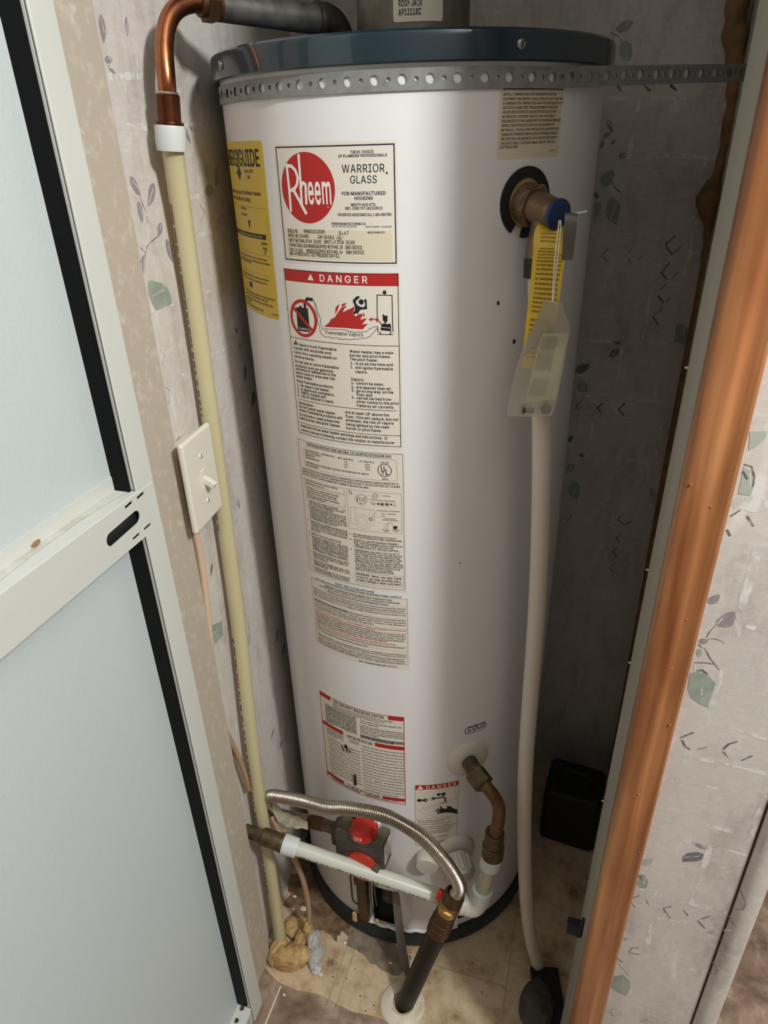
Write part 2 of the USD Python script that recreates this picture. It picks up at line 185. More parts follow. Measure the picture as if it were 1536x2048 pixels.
('conversion_label', [('R', 'paper', [-1053, 8184, 487, 10233]), ('B', 'K', 5, [-1013, 8222, 469, 10216]), ('T', 'K', 'CONVERSION INSTRUCTIONS (NATURAL TO LIQUEFIED PETROLEUM GAS)', -866, 327, 10168, 31, 1), ('L', 'K', 3.5, [(-867, 10158), (327, 10158)]), ('L', 'K', 2.5, [(-869, 10138), (-905, 10125), (-925, 10093), (-926, 10018), (-928, 9885), (-908, 9855), (-857, 9848), (-526, 9851), (-118, 9848), (351, 9850), (382, 9862), (396, 9897), (391, 10099), (383, 10123), (357, 10134), (-9, 10158), (-398, 10152), (-727, 10147), (-869, 10138)]), ('T', 'K', 'GAS PRESSURE - INCHES W.C.', -897, -413, 10084, 21, 1), ('T', 'K', 'NAT. GAS W.C.', -377, -154, 10080, 21, 1), ('T', 'K', 'L.P. GAS W.C.', -92, 120, 10079, 20, 1), ('T', 'K', 'MAX. SAFE INLET', -896, -624, 10050, 22, 1), ('T', 'K', '7.0', -293, -248, 10044, 21, 1), ('T', 'K', '14.0', -7, 50, 10042, 21, 1), ('T', 'K', 'MANIFOLD', -896, -731, 10015, 21, 1), ('T', 'K', '4.0', -291, -246, 10008, 21, 1), ('T', 'K', '10.0', -7, 53, 10008, 21, 1), ('T', 'K', 'MINIMUM INLET', -896, -656, 9978, 21, 1), ('T', 'K', '5.0', -288, -246, 9972, 20, 1), ('T', 'K', '11.0', -3, 55, 9976, 20, 1), ('T', 'K', 'MINIMUM GAS PRESSURE LISTED FOR PURPOSE OF INPUT', -898, 37, 9908, 21, 1), ('T', 'K', 'ADJUSTMENT', -900, -685, 9872, 22, 1), ('T', 'K', 'LISTED', 186, 294, 10085, 20, 1), ('T', 'K', '684U', 203, 280, 9862, 20, 1), ('D', 'K', 239, 9989, 88, 10), ('T', 'K', 'U', 191, 238, 9964, 81, 1), ('T', 'K', 'L', 246, 286, 9931, 79, 1), ('D', 'K', 214, 9939, 13, 3), ('T', 'K', 'R', 210, 221, 9932, 14, 0), ('T', 'K', 'THIS WATER HEATER IS EQUIPPED WITH A CONVERTIBLE CONTROL WHICH CAN BE CONVERTED TO', -982, 407, 9798, 25, 1), ('T', 'K', 'BURN OTHER NATURAL GAS OR LIQUEFIED PETROLEUM (LP) GAS. IT IS FACTORY PRE-SET TO BURN', -980, 424, 9760, 25, 1), ('T', 'K', 'NATURAL GAS BUT CAN BE CONVERTED TO BURN LP GAS AS FOLLOWS-', -981, 33, 9719, 26, 1), ('B', 'K', 2.5, [-970, 9590, -311, 9676]), ('B', 'K', 2.5, [-969, 9397, -310, 9576]), ('T', 'K', 'CAUTION: Conversion must be made by', -944, -410, 9642, 23, 1), ('T', 'K', 'qualified personnel only.', -944, -614, 9604, 22, 1), ('T', 'K', 'CAUTION: If your water heater has been', -939, -401, 9535, 23, 1), ('T', 'K', 'converted to burn LP gas and your gas', -938, -428, 9502, 22, 1), ('T', 'K', 'supply is now natural gas, refer to the', -937, -435, 9470, 22, 1), ('T', 'K', 'Use and Care manual under the heading', -937, -402, 9434, 23, 1), ('T', 'K', '"Conversion Instructions"', -937, -613, 9403, 23, 1), ('B', 'K', 3, [-277, 9100, 441, 9679]), ('D', 'K', -80, 9554, 82, 3), ('D', 'K', -80, 9554, 64, 2), ('D', 'K', -86, 9553, 27, 8), ('L', 'K', 8, [(-55, 9565), (-17, 9595)]), ('L', 'K', 5, [(-120, 9612), (-100, 9579)]), ('L', 'K', 12, [(-137, 9579), (-135, 9512)]), ('L', 'K', 9, [(-36, 9552), (-33, 9511)]), ('L', 'K', 9, [(-106, 9496), (-67, 9496)]), ('L', 'K', 2, [(-188, 9630), (-155, 9606)]), ('D', 'K', 104, 9627, 37, 4), ('D', 'K', 104, 9627, 28, 2), ('L', 'K', 5, [(82, 9625), (125, 9627)]), ('L', 'K', 2, [(146, 9633), (192, 9641)]), ('L', 'K', 2, [(-34, 9593), (48, 9634)]), ('L', 'K', 2, [(-55, 9558), (36, 9571)]), ('D', 'K', 193, 9516, 26, 8), ('D', 'K', 257, 9519, 26, 8), ('D', 'K', 193, 9516, 13, 0), ('D', 'K', 257, 9519, 13, 0), ('P', 'K', [(128, 9525), (156, 9535), (155, 9502), (130, 9505)]), ('P', 'K', [(300, 9534), (324, 9533), (323, 9509), (300, 9511)]), ('T', 'K', 'Slotted Cap', 205, 303, 9632, 13, 1), ('T', 'K', 'Slotted Plunger of Main Regulator', 45, 363, 9564, 13, 1), ('T', 'K', 'Natural', 44, 114, 9522, 13, 1), ('T', 'K', 'Gas', 62, 102, 9498, 14, 1), ('T', 'K', 'LP', 344, 366, 9526, 13, 1), ('T', 'K', 'Gas', 334, 370, 9502, 13, 1), ('T', 'K', 'Slotted Plunger of Pilot Regulator', 124, 419, 9418, 13, 1), ('T', 'K', 'Slotted Cap', 267, 366, 9377, 14, 1), ('T', 'K', 'Gas', -247, -215, 9648, 14, 1), ('T', 'K', 'Cock', -246, -206, 9626, 14, 1), ('T', 'K', 'Knob', -246, -201, 9606, 14, 1), ('L', 'K', 2.2, [(-239, 9427), (-241, 9181), (-182, 9171)]), ('L', 'K', 2.2, [(-239, 9427), (82, 9420), (82, 9216), (64, 9192), (30, 9183)]), ('L', 'K', 2.2, [(-174, 9425), (-177, 9283)]), ('L', 'K', 2.2, [(25, 9418), (24, 9324)]), ('L', 'K', 2.2, [(69, 9319), (155, 9341)]), ('L', 'K', 2.2, [(240, 9378), (266, 9388)]), ('D', 'K', -76, 9231, 105, 2.5), ('D', 'K', -78, 9231, 67, 2.5), ('D', 'K', 37, 9286, 25, 9), ('L', 'K', 3.5, [(50, 9317), (124, 9414)]), ('D', 'K', 205, 9364, 30, 3), ('L', 'K', 5, [(193, 9384), (216, 9342)]), ('B', 'K', 2.5, [222, 9168, 265, 9240]), ('P', 'K', [(326, 9211), (385, 9211), (375, 9166), (334, 9169)]), ('L', 'K', 4, [(235, 9199), (259, 9243), (294, 9267), (326, 9227)]), ('T', 'K', 'Take note in colour', 219, 362, 9308, 14, 1), ('T', 'K', 'Installed LP Gas Orifice', 186, 394, 9286, 13, 1), ('T', 'K', 'Pilot Burner', 181, 282, 9141, 14, 1), ('T', 'K', 'Orifice', 206, 265, 9120, 14, 1), ('T', 'K', 'Main Burner', 317, 417, 9148, 14, 1), ('T', 'K', 'Orifice', 335, 392, 9126, 14, 1), ('T', 'K', '1.', -963, -935, 9350, 24, 1), ('T', 'K', 'TURN GAS COCK KNOB CLOCKWISE          TO', -917, -316, 9343, 24, 1), ('T', 'K', '"OFF" POSITION. TURN MANUAL GAS SHUT-', -917, -313, 9310, 24, 1), ('T', 'K', 'OFF VALVE TO "OFF" POSITION.', -916, -498, 9278, 25, 1), ('T', 'K', '2.', -964, -939, 9239, 25, 1), ('T', 'K', 'REMOVE MAIN BURNER GAS REGULATOR', -912, -312, 9243, 25, 1), ('T', 'K', 'PLUNGER BY REMOVING SLOTTED CAP FROM', -911, -309, 9210, 24, 1), ('T', 'K', 'THE GAS COCK KNOB. THEN WITH A SMALL', -910, -308, 9177, 24, 1), ('T', 'K', 'SCREWDRIVER DEPRESS AND ROTATE THE', -911, -308, 9144, 25, 1), ('T', 'K', 'PLUNGER AND ALIGN THE SLOT WITH THE', -911, -308, 9110, 25, 1), ('T', 'K', '"LP" MARKINGS. REPLACE CAP.', -911, -447, 9078, 25, 1), ('T', 'K', '3.', -960, -938, 9030, 25, 1), ('T', 'K', 'REMOVE PILOT BURNER GAS REGULATOR', -908, -304, 9030, 24, 1), ('T', 'K', 'PLUNGER BY REMOVING SLOTTED CAP FROM', -908, -304, 8998, 24, 1), ('T', 'K', 'THE FRONT OF THE CONTROL AND ALIGN THE', -910, -305, 8964, 25, 1), ('T', 'K', 'SLOT WITH THE "LP" MARKINGS AS SHOWN.', -911, -305, 8926, 25, 1), ('T', 'K', 'REPLACE CAP.', -912, -747, 8896, 25, 1), ('T', 'K', '4.', -960, -936, 8838, 26, 1), ('T', 'K', 'REMOVE THE OUTER JACKET DOOR.', -918, -405, 8836, 25, 1), ('T', 'K', '5.', -962, -938, 8796, 26, 1), ('T', 'K', 'DISCONNECT BURNER SUPPLY TUBE, PILOT', -917, -310, 8789, 25, 1), ('T', 'K', 'TUBE AND THERMOCOUPLE FROM THE', -916, -311, 8755, 25, 1), ('T', 'K', 'THERMOSTAT. REMOVE SIX SCREWS', -916, -312, 8720, 25, 1), ('T', 'K', 'SECURING THE INNER DOOR TO THE HEATER.', -915, -314, 8686, 25, 1), ('T', 'K', 'REMOVE THE ENTIRE BURNER/INNER DOOR', -915, -315, 8652, 26, 1), ('T', 'K', 'ASSEMBLY BY ROTATING IT TO THE RIGHT', -914, -317, 8618, 26, 1), ('T', 'K', 'AND REMOVE THROUGH OPENING.', -914, -318, 8583, 26, 1), ('T', 'K', '6.', -964, -940, 8529, 27, 1), ('T', 'K', 'REPLACE MAIN BURNER (NATURAL GAS)', -917, -321, 8532, 26, 1), ('T', 'K', 'ORIFICE WITH THE "RED" COLORED (LP)', -916, -320, 8495, 26, 1), ('T', 'K', 'ORIFICE SUPPLIED.', -917, -652, 8456, 27, 1), ('T', 'K', '7.', -966, -943, 8405, 28, 1), ('T', 'K', 'REPLACE PILOT BURNER (NATURAL GAS)', -918, -311, 8404, 26, 1), ('T', 'K', 'ORIFICE WITH THE "RED DOT" (LP)', -918, -311, 8368, 26, 1), ('T', 'K', 'ORIFICE SUPPLIED.', -917, -652, 8336, 27, 1), ('T', 'K', '8.', -960, -936, 8281, 28, 1), ('T', 'K', 'AFFIX CAUTION LABEL TO THE OUTSIDE OF', -916, -308, 8281, 27, 1), ('T', 'K', 'THE WATER HEATER NEAR THE GAS CONTROL.', -917, -309, 8244, 27, 1), ('T', 'K', '9.', -272, -251, 9008, 24, 1), ('T', 'K', 'RETURN UNUSED ORIFICES TO PARTS', -220, 361, 9010, 24, 1), ('T', 'K', 'BAG FOR POSSIBLE FUTURE CONVERSIONS.', -219, 442, 8977, 24, 1), ('T', 'K', '10.', -279, -245, 8924, 24, 1), ('T', 'K', 'REINSTALL ENTIRE BURNER ASSEMBLY', -218, 398, 8928, 24, 1), ('T', 'K', 'AND TIGHTEN BURNER SUPPLY AND PILOT', -218, 447, 8892, 24, 1), ('T', 'K', 'TUBE. DO NOT OVER TIGHTEN THE', -218, 320, 8858, 24, 1), ('T', 'K', 'THERMOCOUPLE AT THE GAS CONTROL.', -217, 407, 8824, 25, 1), ('T', 'K', '11.', -282, -248, 8770, 25, 1), ('T', 'K', 'TURN MANUAL GAS SHUT-OFF VALVE TO', -217, 401, 8774, 25, 1), ('T', 'K', '"ON" POSITION AND LIGHT WATER HEATER', -216, 435, 8740, 25, 1), ('T', 'K', 'AS OUTLINED IN LIGHTING INSTRUCTION', -216, 407, 8706, 25, 1), ('T', 'K', 'LABEL. LEAK TEST ALL GAS CONNECTIONS', -215, 431, 8672, 24, 1), ('T', 'K', 'AND CAPS WITH SOAP/WATER SOLUTION.', -215, 410, 8638, 25, 1), ('T', 'K', 'BUBBLES INDICATE A LEAK. MAKE CERTAIN', -215, 443, 8604, 25, 1), ('T', 'K', 'ALL LEAKS HAVE BEEN REPAIRED. REPLACE', -214, 444, 8570, 25, 1), ('T', 'K', 'THE INNER DOOR, ENSURE GASKET IS IN', -214, 404, 8535, 25, 1), ('T', 'K', 'PLACE. SECURE WITH SIX SCREWS.', -214, 317, 8499, 25, 1), ('T', 'K', 'REPLACE THE OUTER JACKET DOOR.', -213, 331, 8466, 25, 1), ('B', 'K', 3.5, [-224, 8266, 445, 8440]), ('T', 'K', 'WARNING!   Never  use  open  flame', -202, 420, 8389, 34, 1), ('T', 'K', 'to test for gas leaks as bodily injury,', -203, 422, 8342, 34, 1), ('T', 'K', 'property damage or death could result.', -204, 424, 8296, 34, 1)]),
('vent_label', [('R', 'paper', [-1034, 6836, 510, 8088]), ('B', 'K', 3, [-1007, 6922, 494, 8079]), ('L', 'K', 1.8, [(-1007, 7939), (494, 7939)]), ('L', 'K', 1.8, [(-1007, 7739), (494, 7739)]), ('L', 'K', 1.8, [(-1007, 7566), (494, 7566)]), ('L', 'K', 1.8, [(-1007, 7487), (494, 7487)]), ('L', 'K', 1.8, [(-1007, 7332), (494, 7332)]), ('L', 'K', 1.8, [(-1007, 7249), (494, 7249)]), ('L', 'K', 1.8, [(-1007, 7168), (494, 7168)]), ('T', 'K', 'DIRECT VENT SYSTEM APPLIANCE', -557, 40, 8132, 28, 1), ('T', 'K', 'GAS-FIRED WATER HEATER FOR MOBILE HOME OR RECREATIONAL VEHICLE', -917, 418, 8092, 26, 1), ('T', 'K', 'MINIMUM CLEARANCES FROM COMBUSTIBLE CONSTRUCTION', -752, 280, 8029, 27, 1), ('T', 'K', '1" FOUR FEET REAR, 4" FRONT OF CONTROL TO CLOSET DOOR, 6 5/8" FLUE PIPE AND 24" FROM CEILING.', -872, 397, 7991, 24, 1), ('T', 'K', 'MAY BE INSTALLED IN AN ALCOVE OR CLOSET AND ON COMBUSTIBLE FLOORING.', -707, 236, 7950, 24, 1), ('T', 'K', 'FOR SAFE INSTALLATION AND OPERATION: Follow the instructions in the Use and Care Manual', -977, 471, 7899, 21, 1), ('T', 'K', 'and the instructions furnished. Obtain additional parts by writing to the manufacturer. Install with Rheem parts,', -977, 466, 7862, 22, 1), ('T', 'K', 'Roof Jack Assembly AP12117 G or AP12118 G, Air Inlet Assembly AP12917 G or AP12918 G or', -977, 470, 7826, 22, 1), ('T', 'K', 'Vent Assembly AP12025 A, B, C or F, Clamps SC2384A, Strap bracket AP11194. Refer to Use', -977, 474, 7789, 22, 1), ('T', 'K', 'and Care Manual for more detailed information.', -977, -372, 7712, 23, 1), ('T', 'K', 'This appliance must be installed in accordance with the Manufactured Home Construction and Safety Standard,', -977, 473, 7699, 22, 1), ('T', 'K', "Title 24 CFR Part 3280, the manufacturer's instructions, local codes and utility company requirements", -977, 473, 7659, 22, 1), ('T', 'K', 'and the Standard for Mobile Homes, NFPA 501, unless in the absence', -977, 472, 7620, 22, 1), ('T', 'K', 'of local codes, the latest edition of the National Fuel Gas Code, ANSI Z223.1', -977, 17, 7583, 23, 1), ('T', 'R', 'DO NOT store or use gasoline or other flammable vapors and liquids in the vicinity of', -977, 473, 7525, 22, 1), ('T', 'R', 'this or any other appliance. Fire or explosion may result causing property damage only.', -977, 38, 7486, 23, 1), ('T', 'K', 'This heater must not be located in an area where leakage of the tank or connections will', -977, 462, 7451, 23, 1), ('T', 'K', 'result in damage to the area adjacent to it. When such areas cannot be avoided, it is recommended that a', -977, 462, 7416, 23, 1), ('T', 'K', 'suitable drain pan, adequately drained, be installed under the water heater. The pan', -977, 463, 7380, 23, 1), ('T', 'K', 'must not restrict combustion air flow. See Use and Care Manual.', -977, 454, 7344, 23, 1), ('T', 'R', 'Hotter water increases the risk of scald injury. See Use and Care Manual', -977, 193, 7308, 24, 1), ('T', 'R', 'and follow the instructions before changing the temperature setting.', -977, 326, 7267, 23, 1), ('T', 'K', 'Temperature setting above 120 F may cause severe burns and consume energy unnecessarily.', -977, 460, 7219, 23, 1), ('T', 'K', 'It is recommended that the temperature be set at 120 F.', -977, -76, 7168, 24, 1), ('T', 'K', 'This water heater must be braced, anchored, or strapped to avoid falling or', -977, 476, 7092, 24, 1), ('T', 'K', 'moving during an earthquake. See instructions regarding correct installation procedures.', -977, 475, 7056, 23, 1), ('T', 'K', 'Heater contains fiberglass insulation. Respirable particles of fiberglass are', -977, 444, 7007, 23, 1), ('T', 'K', 'known to the State of California to cause cancer, birth defects, including', -977, 449, 6970, 24, 1), ('T', 'K', 'lung disease through inhalation, or other reproductive harm.', -977, 446, 6935, 24, 1), ('T', 'K', 'MAX. WORKING PRESSURE 150 P.S.I.', -242, 339, 6860, 27, 1)]),
('lighting_label', [('R', 'paper', [-1069, 3956, 421, 5902]), ('B', 'R', 5, [-1069, 3956, 421, 5902]), ('R', 'R', [-1069, 5814, -831, 5902]), ('R', 'R', [175, 5814, 421, 5902]), ('R', 'R', [-1069, 5195, -622, 5277]), ('R', 'R', [-56, 5195, 421, 5277]), ('R', 'R', [-1069, 4019, -682, 4089]), ('R', 'R', [33, 4019, 421, 4089]), ('T', 'K', 'FOR YOUR SAFETY READ BEFORE LIGHTING', -771, 108, 5818, 58, 1), ('T', 'K', 'LIGHTING INSTRUCTIONS', -555, -93, 5199, 58, 1), ('T', 'K', 'TO TURN OFF GAS TO APPLIANCE', -622, -4, 4023, 58, 1), ('T', 'K', 'WARNING: If you do not follow these instructions exactly, a fire or explosion', -786, 242, 5770, 26, 1), ('T', 'K', 'may result causing property damage, personal injury or loss of life.', -786, 122, 5726, 26, 1), ('T', 'K', 'A. This appliance has a pilot which must', -965, -354, 5684, 26, 1), ('T', 'K', 'be lighted by hand. When lighting the pilot,', -965, -354, 5655, 26, 1), ('T', 'K', 'follow these instructions exactly.', -965, -354, 5626, 26, 1), ('T', 'K', 'B. BEFORE LIGHTING smell all around the', -965, -354, 5597, 26, 1), ('T', 'K', 'appliance area for gas. Be sure to smell next', -965, -354, 5568, 26, 1), ('T', 'K', 'to the floor because some gas is heavier than', -965, -354, 5539, 26, 1), ('T', 'K', 'air and will settle on the floor.', -965, -354, 5510, 26, 1), ('T', 'K', 'WHAT TO DO IF YOU SMELL GAS', -965, -354, 5481, 26, 1), ('T', 'K', 'Do not try to light any appliance.', -965, -354, 5452, 26, 1), ('T', 'K', 'Do not touch any electric switch; do not', -965, -354, 5422, 26, 1), ('T', 'K', 'use any phone in your building.', -965, -354, 5393, 26, 1), ('T', 'K', 'Immediately call your gas supplier from a', -965, -354, 5364, 26, 1), ('T', 'K', "neighbor's phone. Follow the gas supplier's", -965, -354, 5335, 26, 1), ('T', 'K', 'instructions.', -965, -788, 5306, 26, 1), ('T', 'K', 'If you cannot reach your gas supplier, call', -280, 376, 5668, 26, 1), ('T', 'K', 'the fire department.', -280, 25, 5620, 26, 1), ('T', 'K', 'C. Use only your hand to turn the gas control knob.', -294, 406, 5559, 26, 1), ('T', 'K', 'Never use tools. If the knob will not turn by hand,', -294, 406, 5519, 26, 1), ('T', 'K', "don't try to repair it, call a qualified service", -294, 406, 5479, 26, 1), ('T', 'K', 'technician. Force or attempted repair may result', -294, 406, 5440, 26, 1), ('T', 'K', 'in a fire or explosion.', -294, 21, 5400, 26, 1), ('T', 'K', 'D. Do not use this appliance if any part has been', -294, 406, 5356, 26, 1), ('T', 'K', 'under water. Immediately call a qualified service', -294, 406, 5343, 26, 1), ('T', 'K', 'technician to inspect the appliance and to', -294, 406, 5330, 26, 1), ('T', 'K', 'replace any part of the control system and any', -294, 406, 5316, 26, 1), ('T', 'K', 'gas control which has been under water.', -294, 263, 5303, 26, 1), ('T', 'K', '1. STOP! Read the safety', -980, -622, 5149, 26, 1), ('T', 'K', 'information above.', -980, -622, 5110, 26, 1), ('T', 'K', '2. Set the thermostat to', -980, -622, 5071, 26, 1), ('T', 'K', 'lowest setting.', -980, -756, 5032, 26, 1), ('T', 'K', '3. Turn off all electric power to the appliance.', -518, -324, 5149, 26, 1), ('T', 'K', '4. Do not attempt to light the pilot by hand.', -518, -336, 5110, 26, 1), ('D', 'K', -584, 4953, 39, 0), ('D', 'K', -527, 4891, 38, 6), ('L', 'K', 14, [(-678, 4931), (-624, 4838)]), ('L', 'K', 9, [(-580, 5017), (-576, 4834)]), ('T', 'K', '5. Push in gas control knob slightly and', -965, -324, 4950, 26, 1), ('T', 'K', 'turn clockwise to OFF. Knob cannot be', -965, -324, 4881, 26, 1), ('T', 'K', 'turned from PILOT to OFF unless knob is', -965, -324, 4812, 26, 1), ('T', 'K', 'pushed in slightly. Do not force.', -965, -324, 4744, 26, 1), ('T', 'K', '6. Wait five minutes to clear out any gas.', -965, -324, 4675, 26, 1), ('T', 'K', 'If you then smell gas, STOP! Follow B in', -965, -324, 4606, 26, 1), ('T', 'K', 'the safety information above on this label.', -965, -324, 4538, 26, 1), ('T', 'K', 'If you do not smell gas, go to the next step.', -965, -324, 4469, 26, 1), ('T', 'K', '7. Remove the outer door. Find the pilot;', -965, -324, 4401, 26, 1), ('T', 'K', 'follow metal tube from gas control. The pilot', -965, -324, 4332, 26, 1), ('T', 'K', 'is behind the inner door glass window.', -965, -324, 4263, 26, 1), ('T', 'K', '8. Turn knob on gas control counterclockwise', -965, -324, 4195, 26, 1), ('T', 'K', 'to PILOT.', -965, -837, 4126, 26, 1), ('P', 'K', [(-472, 4367), (-425, 4407), (-421, 4149), (-476, 4103)]), ('L', 'K', 5, [(-506, 4364), (-484, 4148)]), ('T', 'K', '9. Push the red button all the way down and hold', -294, 406, 5117, 26, 1), ('T', 'K', 'down the red button. Immediately light the pilot', -294, 406, 5050, 26, 1), ('T', 'K', 'with a match. Continue to hold the red button', -294, 406, 4984, 26, 1), ('T', 'K', 'down for about one minute after the pilot is lit.', -294, 406, 4917, 26, 1), ('T', 'K', 'Release the button and it will pop back up. The', -294, 406, 4850, 26, 1), ('T', 'K', 'pilot should remain lit. If it goes out, repeat steps', -294, 406, 4784, 26, 1), ('T', 'K', 'one through nine. If the button does not pop up when', -294, 406, 4717, 26, 1), ('T', 'K', 'released, stop and immediately call your service', -294, 406, 4651, 26, 1), ('T', 'K', 'technician or gas supplier. If the pilot will not', -294, 406, 4584, 26, 1), ('T', 'K', 'stay lit after several tries, turn the gas control', -294, 406, 4517, 26, 1), ('T', 'K', 'knob to OFF and call your service technician or', -294, 406, 4451, 26, 1), ('T', 'K', 'your gas supplier.', -294, 406, 4384, 26, 1), ('T', 'K', '10. Replace the outer door of the appliance.', -294, 406, 4318, 26, 1), ('T', 'K', '11. Turn gas control knob counterclockwise to ON.', -294, 406, 4251, 26, 1), ('T', 'K', '12. Turn on all electric power to the appliance.', -294, 406, 4184, 26, 1), ('T', 'K', '13. Set the thermostat to the desired setting.', -294, 313, 4118, 26, 1), ('T', 'K', '1. Set the thermostat to lowest setting.', -965, -354, 3995, 26, 1), ('T', 'K', '2. Turn off all electric power to the appliance.', -965, -354, 3986, 26, 1), ('T', 'K', '3. Push in gas control knob slightly and turn', -280, 302, 3995, 26, 1), ('T', 'K', 'clockwise to OFF. Do not force.', -280, 121, 3986, 26, 1)]),
('energy_label', [('R', 'Y', [-4014, 11693, -1157, 13589]), ('T', 'K', 'GUIDE', -1754, -1236, 13342, 163, 2), ('T', 'K', 'ENERG', -2345, -1806, 13342, 163, 2), ('T', 'K', 'Y', -1826, -1736, 13342, 163, 2), ('P', 'K', [(-1830, 13353), (-1763, 13349), (-1759, 13297), (-1711, 13279), (-1792, 13193), (-1885, 13275), (-1816, 13303)]), ('T', 'K', 'Model(s)  21V40DV', -1604, -1394, 13276, 32, 1), ('T', 'K', '1130005', -1566, -1476, 13213, 35, 1), ('T', 'K', 'Compare the Energy Use of this Water Heater', -2452, -1272, 13048, 40, 1), ('T', 'K', 'with Others Before You Buy.', -2280, -1520, 12978, 41, 1), ('T', 'K', 'This Model Uses', -1884, -1684, 12885, 30, 1), ('T', 'K', '273 therms/year', -1894, -1684, 12818, 31, 1), ('P', 'K', [(-1677, 12773), (-1599, 12776), (-1650, 12677)]), ('B', 'K', 5, [-3974, 12410, -1208, 12920]), ('R', 'K', [-3934, 12586, -1260, 12641]), ('T', 'Y', 'Energy use (therms/year) range of all similar models', -2142, -1342, 12600, 27, 1), ('T', 'K', 'Uses most', -1384, -1254, 12530, 33, 1), ('T', 'K', 'Energy', -1353, -1263, 12477, 33, 1), ('T', 'K', '273', -1336, -1286, 12428, 33, 1), ('T', 'K', 'has only. Compare energy use with this model before you buy. Your utility company', -2240, -1290, 12352, 23, 1), ('T', 'K', 'uses this number to compute your bill. Model with four hour ratings of', -2206, -1226, 12311, 23, 1), ('T', 'K', 'this type only. Heats of this size.', -2336, -1716, 12284, 24, 1), ('T', 'K', 'Natural gas water heaters that use fewer therms cost less to operate each year.', -2241, -1291, 12125, 24, 1), ('T', 'K', "This model's estimated yearly operating cost is:", -2221, -1341, 12080, 24, 1), ('T', 'K', 'Based on a 1996 national average cost of 0.60 per therm of', -2179, -1199, 11913, 24, 1), ('T', 'K', 'natural gas. Your actual operating cost will vary', -2162, -1362, 11876, 25, 1), ('T', 'K', 'depending on local utility rates and your use of the product.', -2174, -1254, 11830, 25, 1), ('T', 'K', 'federal law', -2301, -1901, 11790, 27, 1), ('T', 'K', 'Important: removal of this label before consumer purchase is a violation', -2208, -1508, 11744, 26, 1), ('L', 'K', 2.5, [(-3974, 12185), (-1234, 12185)]), ('R', 'K', [-1890, 11989, -1775, 12056]), ('T', 'K', 'Part No. 84-1009', -1298, -1168, 11735, 25, 1)]),
('valve_notice_label', [('R', 'C', [1476, 13353, 2294, 13954]), ('L', 'K', 7, [(1514, 13956), (2292, 13956)]), ('T', 'K', 'INSTALL TEMPERATURE-AND-PRESSURE PROTECTIVE', 1515, 2185, 13902, 22, 3), ('T', 'K', 'EQUIPMENT REQUIRED BY LOCAL CODES, BUT NOT LESS THAN', 1514, 2294, 13864, 22, 3), ('T', 'K', 'A COMBINATION TEMPERATURE-AND-PRESSURE RELIEF VALVE', 1513, 2300, 13827, 22, 3), ('T', 'K', 'CERTIFIED AS MEETING THE REQUIREMENTS FOR RELIEF', 1512, 2218, 13790, 22, 3), ('T', 'K', 'VALVES AND AUTOMATIC GAS SHUTOFF DEVICES FOR HOT', 1512, 2208, 13753, 22, 3), ('T', 'K', 'WATER SUPPLY SYSTEMS, ANSI Z21.22 BY A NATIONALLY', 1511, 2202, 13714, 22, 3), ('T', 'K', 'RECOGNIZED TESTING LABORATORY THAT MAINTAINS PERIODIC', 1510, 2280, 13676, 22, 3), ('T', 'K', 'INSPECTION OF PRODUCTION OF LISTED EQUIPMENT OR', 1509, 2187, 13638, 22, 3), ('T', 'K', 'MATERIALS.  THE VALVE MUST BE ORIENTED, PROVIDED WITH', 1508, 2261, 13599, 22, 3), ('T', 'K', 'TUBING OR OTHERWISE INSTALLED SO DISCHARGE CAN EXIT', 1508, 2243, 13560, 23, 3), ('T', 'K', 'ONLY WITHIN 6 INCHES ABOVE, OR AT ANY DISTANCE BELOW', 1507, 2241, 13521, 23, 3), ('T', 'K', 'THE STRUCTURAL FLOOR AND CANNOT CONTACT ANY LIVE', 1506, 2212, 13482, 23, 3), ('T', 'K', 'ELECTRICAL PART.', 1505, 1718, 13449, 23, 3), ('T', 'K', 'AP2074-75', 2147, 2259, 13404, 14, 0)]),
